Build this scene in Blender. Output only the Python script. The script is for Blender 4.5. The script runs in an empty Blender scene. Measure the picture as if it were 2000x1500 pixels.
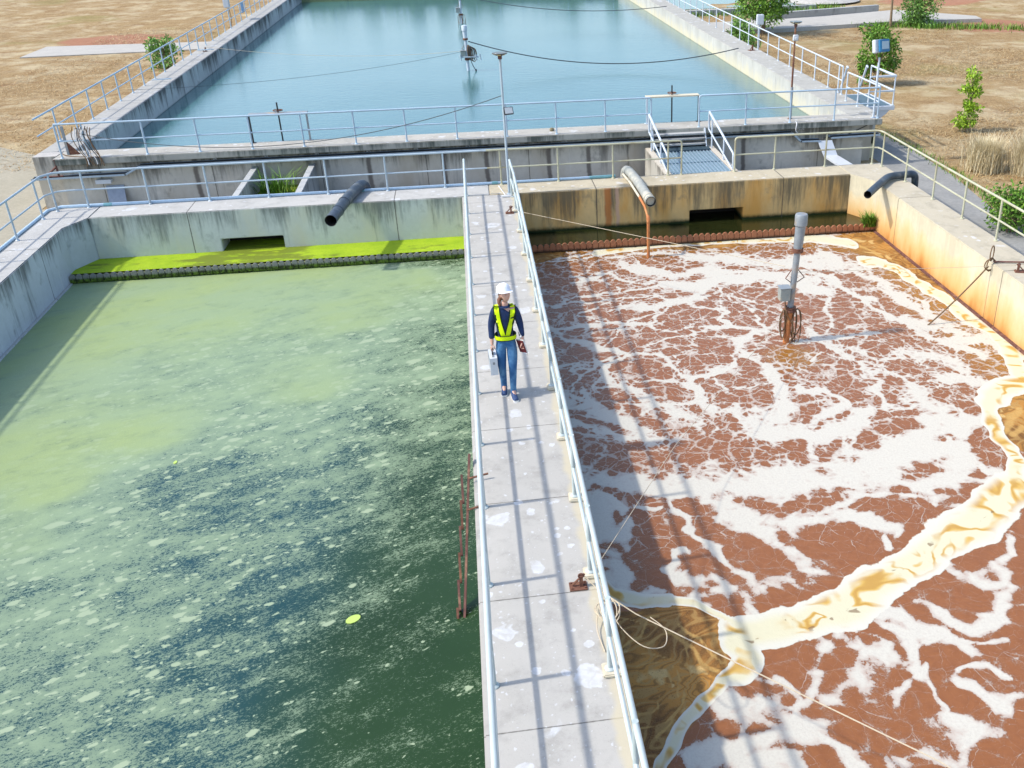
import bpy, bmesh, math, random
import numpy as np
from mathutils import Vector, Matrix, noise as mnoise
R = math.radians
random.seed(7); rng = np.random.default_rng(7)
scene = bpy.context.scene
COL = scene.collection

# ---------------------------------------------------------------- camera, sky, sun, exposure
cd = bpy.data.cameras.new('camera'); cam = bpy.data.objects.new('camera', cd); COL.objects.link(cam)
cam.matrix_world = (Matrix.Translation((-0.343, -24.57, 7.041)) @ Matrix.Rotation(R(-8.785), 4, 'Z')
                    @ Matrix.Rotation(R(62.376), 4, 'X') @ Matrix.Rotation(R(-0.821), 4, 'Z'))
cd.sensor_width = 36; cd.lens = 34.11; cd.shift_x = -0.1113; cd.shift_y = 0.0061
cd.clip_start = .1; cd.clip_end = 2000
scene.camera = cam
SUN_EL, SUN_AZ = 48.5, -93.5           # azimuth: clockwise from +Y
sd = Vector((math.sin(R(SUN_AZ)) * math.cos(R(SUN_EL)), math.cos(R(SUN_AZ)) * math.cos(R(SUN_EL)), math.sin(R(SUN_EL))))
w = bpy.data.worlds.new('World'); scene.world = w; w.use_nodes = True
nt = w.node_tree; nt.nodes.clear()
o_ = nt.nodes.new('ShaderNodeOutputWorld'); b_ = nt.nodes.new('ShaderNodeBackground'); s_ = nt.nodes.new('ShaderNodeTexSky')
s_.sky_type = 'NISHITA'; s_.sun_disc = False; s_.sun_elevation = R(SUN_EL); s_.sun_rotation = R(SUN_AZ)
s_.air_density = 1.0; s_.dust_density = 1.6; s_.ozone_density = 1.2
b_.inputs['Strength'].default_value = 0.15
nt.links.new(s_.outputs[0], b_.inputs[0]); nt.links.new(b_.outputs[0], o_.inputs[0])
ld = bpy.data.lights.new('sun', 'SUN'); ld.energy = 2.1; ld.angle = R(1.9); ld.color = (1, .94, .85)
sun = bpy.data.objects.new('sun', ld); COL.objects.link(sun); sun.rotation_euler = sd.to_track_quat('Z', 'Y').to_euler()
scene.view_settings.view_transform = 'Standard'; scene.view_settings.look = 'None'
scene.view_settings.exposure = 1.0; scene.view_settings.gamma = 1

# ---------------------------------------------------------------- node helper
class G:
    def __init__(s, name):
        s.m = bpy.data.materials.new(name); s.m.use_nodes = True; s.t = s.m.node_tree; s.t.nodes.clear()
        s.o = s.t.nodes.new('ShaderNodeOutputMaterial'); s.b = s.t.nodes.new('ShaderNodeBsdfPrincipled')
        s.t.links.new(s.b.outputs[0], s.o.inputs[0]); s._p = None
    def set(s, i, v):
        if isinstance(v, bpy.types.NodeSocket): s.t.links.new(v, i)
        elif isinstance(v, (tuple, list)):
            v = tuple(v)
            if len(i.default_value) == 4 and len(v) == 3: v = v + (1,)
            i.default_value = v
        else: i.default_value = v
    def n(s, typ, out=0, **k):
        nd = s.t.nodes.new(typ)
        for a, v in k.items():
            if a[0] == '_': s.set(nd.inputs[int(a[1:])] if a[1:].isdigit() else nd.inputs[a[1:].replace('_', ' ')], v)
            else: setattr(nd, a, v)
        return nd.outputs[out]
    def pos(s):
        if s._p is None: s._p = s.n('ShaderNodeNewGeometry')
        return s._p
    def M(s, op, a, b=0., c=0.): return s.n('ShaderNodeMath', operation=op, _0=a, _1=b, _2=c)
    def mul(s, a, b): return s.M('MULTIPLY', a, b)
    def add(s, a, b): return s.M('ADD', a, b)
    def sub(s, a, b): return s.M('SUBTRACT', a, b)
    def mix(s, f, a, b, mode='MIX'):
        nd = s.t.nodes.new('ShaderNodeMix'); nd.data_type = 'RGBA'; nd.blend_type = mode
        s.set(nd.inputs[0], f); s.set(nd.inputs[6], a); s.set(nd.inputs[7], b); return nd.outputs[2]
    def vs(s, v, k):                     # scale a vector per axis
        return s.n('ShaderNodeVectorMath', operation='MULTIPLY', _0=v, _1=k)
    def va(s, a, b): return s.n('ShaderNodeVectorMath', operation='ADD', _0=a, _1=b)
    def noise(s, sc, v=None, det=4, ro=.5, di=0., out=0):
        return s.n('ShaderNodeTexNoise', out=out, _Vector=v or s.pos(), _Scale=sc, _Detail=det, _Roughness=ro, _Distortion=di)
    def vor(s, sc, v=None, feature='F1', out=0, rnd=1.):
        return s.n('ShaderNodeTexVoronoi', out=out, feature=feature, _Vector=v or s.pos(), _Scale=sc, _Randomness=rnd)
    def ss(s, x, lo, hi, a=0., b=1.):
        nd = s.t.nodes.new('ShaderNodeMapRange'); nd.interpolation_type = 'SMOOTHSTEP'
        for i, v in enumerate((x, lo, hi, a, b)): s.set(nd.inputs[i], v)
        return nd.outputs[0]
    def lin(s, x, lo, hi, a=0., b=1.):
        nd = s.t.nodes.new('ShaderNodeMapRange')
        for i, v in enumerate((x, lo, hi, a, b)): s.set(nd.inputs[i], v)
        return nd.outputs[0]
    def ramp(s, f, stops):
        nd = s.t.nodes.new('ShaderNodeValToRGB'); s.set(nd.inputs[0], f); e = nd.color_ramp.elements
        while len(e) < len(stops): e.new(.5)
        for q, (p, c) in zip(e, stops): q.position = p; q.color = tuple(c) + (1,)
        return nd.outputs[0]
    def xyz(s, v=None):
        nd = s.t.nodes.new('ShaderNodeSeparateXYZ'); s.set(nd.inputs[0], v or s.pos()); return nd.outputs
    def attr(s, name): return s.n('ShaderNodeAttribute', out=2, attribute_name=name)
    def warp(s, v, sc, amt, det=3):
        c = s.noise(sc, v, det, out=1); c = s.va(c, (-.5, -.5, -.5)); return s.va(v, s.vs(c, (amt, amt, 0)))
    def fin(s, col=None, rough=None, bump=None, bs=.3, bd=.02, metal=None, spec=None):
        if col is not None: s.set(s.b.inputs['Base Color'], col)
        if rough is not None: s.set(s.b.inputs['Roughness'], rough)
        if metal is not None: s.set(s.b.inputs['Metallic'], metal)
        if spec is not None: s.set(s.b.inputs['Specular IOR Level'], spec)
        if bump is not None:
            nd = s.t.nodes.new('ShaderNodeBump'); nd.inputs['Strength'].default_value = bs; nd.inputs['Distance'].default_value = bd
            s.set(nd.inputs['Height'], bump); s.t.links.new(nd.outputs[0], s.b.inputs['Normal'])
        return s.m

# ---------------------------------------------------------------- mesh helpers
class MB:
    def __init__(s): s.v = []; s.f = []; s.smooth = False
    def add(s, vs, fs):
        k = len(s.v); s.v += [tuple(map(float, p)) for p in vs]; s.f += [tuple(i + k for i in f) for f in fs]; return s
    def box(s, lo, hi, M=None):
        x0, y0, z0 = lo; x1, y1, z1 = hi
        vs = [Vector(p) for p in ((x0, y0, z0), (x1, y0, z0), (x1, y1, z0), (x0, y1, z0), (x0, y0, z1), (x1, y0, z1), (x1, y1, z1), (x0, y1, z1))]
        if M: vs = [M @ p for p in vs]
        return s.add(vs, [(0, 3, 2, 1), (4, 5, 6, 7), (0, 1, 5, 4), (1, 2, 6, 5), (2, 3, 7, 6), (3, 0, 4, 7)])
    def cbox(s, c, d, M=None):
        return s.box([c[i] - d[i] / 2 for i in range(3)], [c[i] + d[i] / 2 for i in range(3)], M)
    def prism(s, poly, axis, lo, hi):
        def P(a, b, t): return {'z': (a, b, t), 'y': (a, t, b), 'x': (t, a, b)}[axis]
        n = len(poly)
        return s.add([P(a, b, lo) for a, b in poly] + [P(a, b, hi) for a, b in poly],
                     [tuple(range(n))[::-1], tuple(range(n, 2 * n))] + [(i, (i + 1) % n, n + (i + 1) % n, n + i) for i in range(n)])
    def tube(s, pts, r, n=8, cap=True, rr=None):
        pts = [Vector(p) for p in pts]; rs = rr or [r] * len(pts); rings = []
        up = None
        for i, p in enumerate(pts):
            t = (pts[min(i + 1, len(pts) - 1)] - pts[max(i - 1, 0)])
            if t.length < 1e-9: t = Vector((0, 0, 1))
            t.normalize()
            if up is None: up = Vector((0, 0, 1)) if abs(t.z) < .9 else Vector((1, 0, 0))
            a = t.cross(up).normalized(); b = a.cross(t).normalized(); up = b
            k = 1.
            if 0 < i < len(pts) - 1:
                d0 = (pts[i] - pts[i - 1]).normalized(); c = max(.35, d0.dot(t)); k = 1 / c
            rings.append([p + (a * math.cos(2 * math.pi * j / n) + b * math.sin(2 * math.pi * j / n) ) * rs[i] * (1 + (k - 1) * .5) for j in range(n)])
        vs = [q for rg in rings for q in rg]; fs = []
        for i in range(len(pts) - 1):
            for j in range(n): fs.append((i * n + j, i * n + (j + 1) % n, (i + 1) * n + (j + 1) % n, (i + 1) * n + j))
        if cap: fs += [tuple(range(n))[::-1], tuple(range((len(pts) - 1) * n, len(pts) * n))]
        s.smooth = True
        return s.add(vs, fs)
    def lathe(s, prof, c=(0, 0, 0), n=16, M=None):          # prof: (r, z)
        vs = []; fs = []
        for r, z in prof:
            for j in range(n): vs.append(Vector((r * math.cos(2 * math.pi * j / n), r * math.sin(2 * math.pi * j / n), z)))
        if M: vs = [M @ p for p in vs]
        vs = [p + Vector(c) for p in vs]
        for i in range(len(prof) - 1):
            for j in range(n): fs.append((i * n + j, i * n + (j + 1) % n, (i + 1) * n + (j + 1) % n, (i + 1) * n + j))
        fs += [tuple(range(n))[::-1], tuple(range((len(prof) - 1) * n, len(prof) * n))]
        s.smooth = True
        return s.add(vs, fs)
    def build(s, name, mat, parent=None, bevel=0, smooth=None, origin=None):
        me = bpy.data.meshes.new(name)
        vs = s.v
        if origin is not None: vs = [(x - origin[0], y - origin[1], z - origin[2]) for x, y, z in vs]
        me.from_pydata(vs, [], s.f); me.validate()
        if mat: me.materials.append(mat)
        sm = s.smooth if smooth is None else smooth
        if sm:
            me.polygons.foreach_set('use_smooth', [True] * len(me.polygons))
            try: me.set_sharp_from_angle(angle=R(42))
            except Exception: pass
        o = bpy.data.objects.new(name, me); COL.objects.link(o)
        if origin is not None: o.location = origin
        if parent is not None:
            o.parent = parent
            if origin is None: o.location = [-c for c in parent.location]
            else: o.location = Vector(origin) - Vector(parent.location)
        if bevel:
            bm = bmesh.new(); bm.from_mesh(me); bmesh.ops.recalc_face_normals(bm, faces=bm.faces)
            bmesh.ops.bevel(bm, geom=[e for e in bm.edges if e.calc_face_angle(0) > .3], offset=bevel, segments=2, affect='EDGES', clamp_overlap=True)
            bm.to_mesh(me); bm.free()
        return o
def tag(o, label=None, cat=None, group=None, kind=None):
    for k, v in (('label', label), ('category', cat), ('group', group), ('kind', kind)):
        if v: o[k] = v
    return o
def thing(name, loc, label, cat, group=None):
    o = bpy.data.objects.new(name, None); COL.objects.link(o); o.location = loc; o.empty_display_size = .1
    return tag(o, label, cat, group)
def arc(p0, p1, sag, n=14):
    p0 = Vector(p0); p1 = Vector(p1)
    return [p0.lerp(p1, i / n) - Vector((0, 0, sag * 4 * (i / n) * (1 - i / n))) for i in range(n + 1)]
def smoothpath(pts, n=5):
    P = [Vector(p) for p in pts]; out = []
    for i in range(len(P) - 1):
        a, b, c, d = P[max(i - 1, 0)], P[i], P[i + 1], P[min(i + 2, len(P) - 1)]
        for k in range(n):
            t = k / n
            out.append(.5 * ((2 * b) + (c - a) * t + (2 * a - 5 * b + 4 * c - d) * t * t + (3 * b - a - 3 * c + d) * t ** 3))
    out.append(P[-1]); return out
def simple(name, col, rough=.6, metal=0, var=.12, sc=8, spec=.4, dirt=None, bump=.1):
    g = G(name); n = g.noise(sc, det=5, ro=.6)
    c = g.mix(g.lin(n, .3, .7), tuple(x * (1 - var) for x in col), tuple(min(1, x * (1 + var)) for x in col))
    if dirt: c = g.mix(g.ss(g.noise(sc * .35, det=6, ro=.65), .5, .68), c, dirt)
    return g.fin(c, rough, bump=n, bs=bump, bd=.01, metal=metal, spec=spec)
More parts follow.
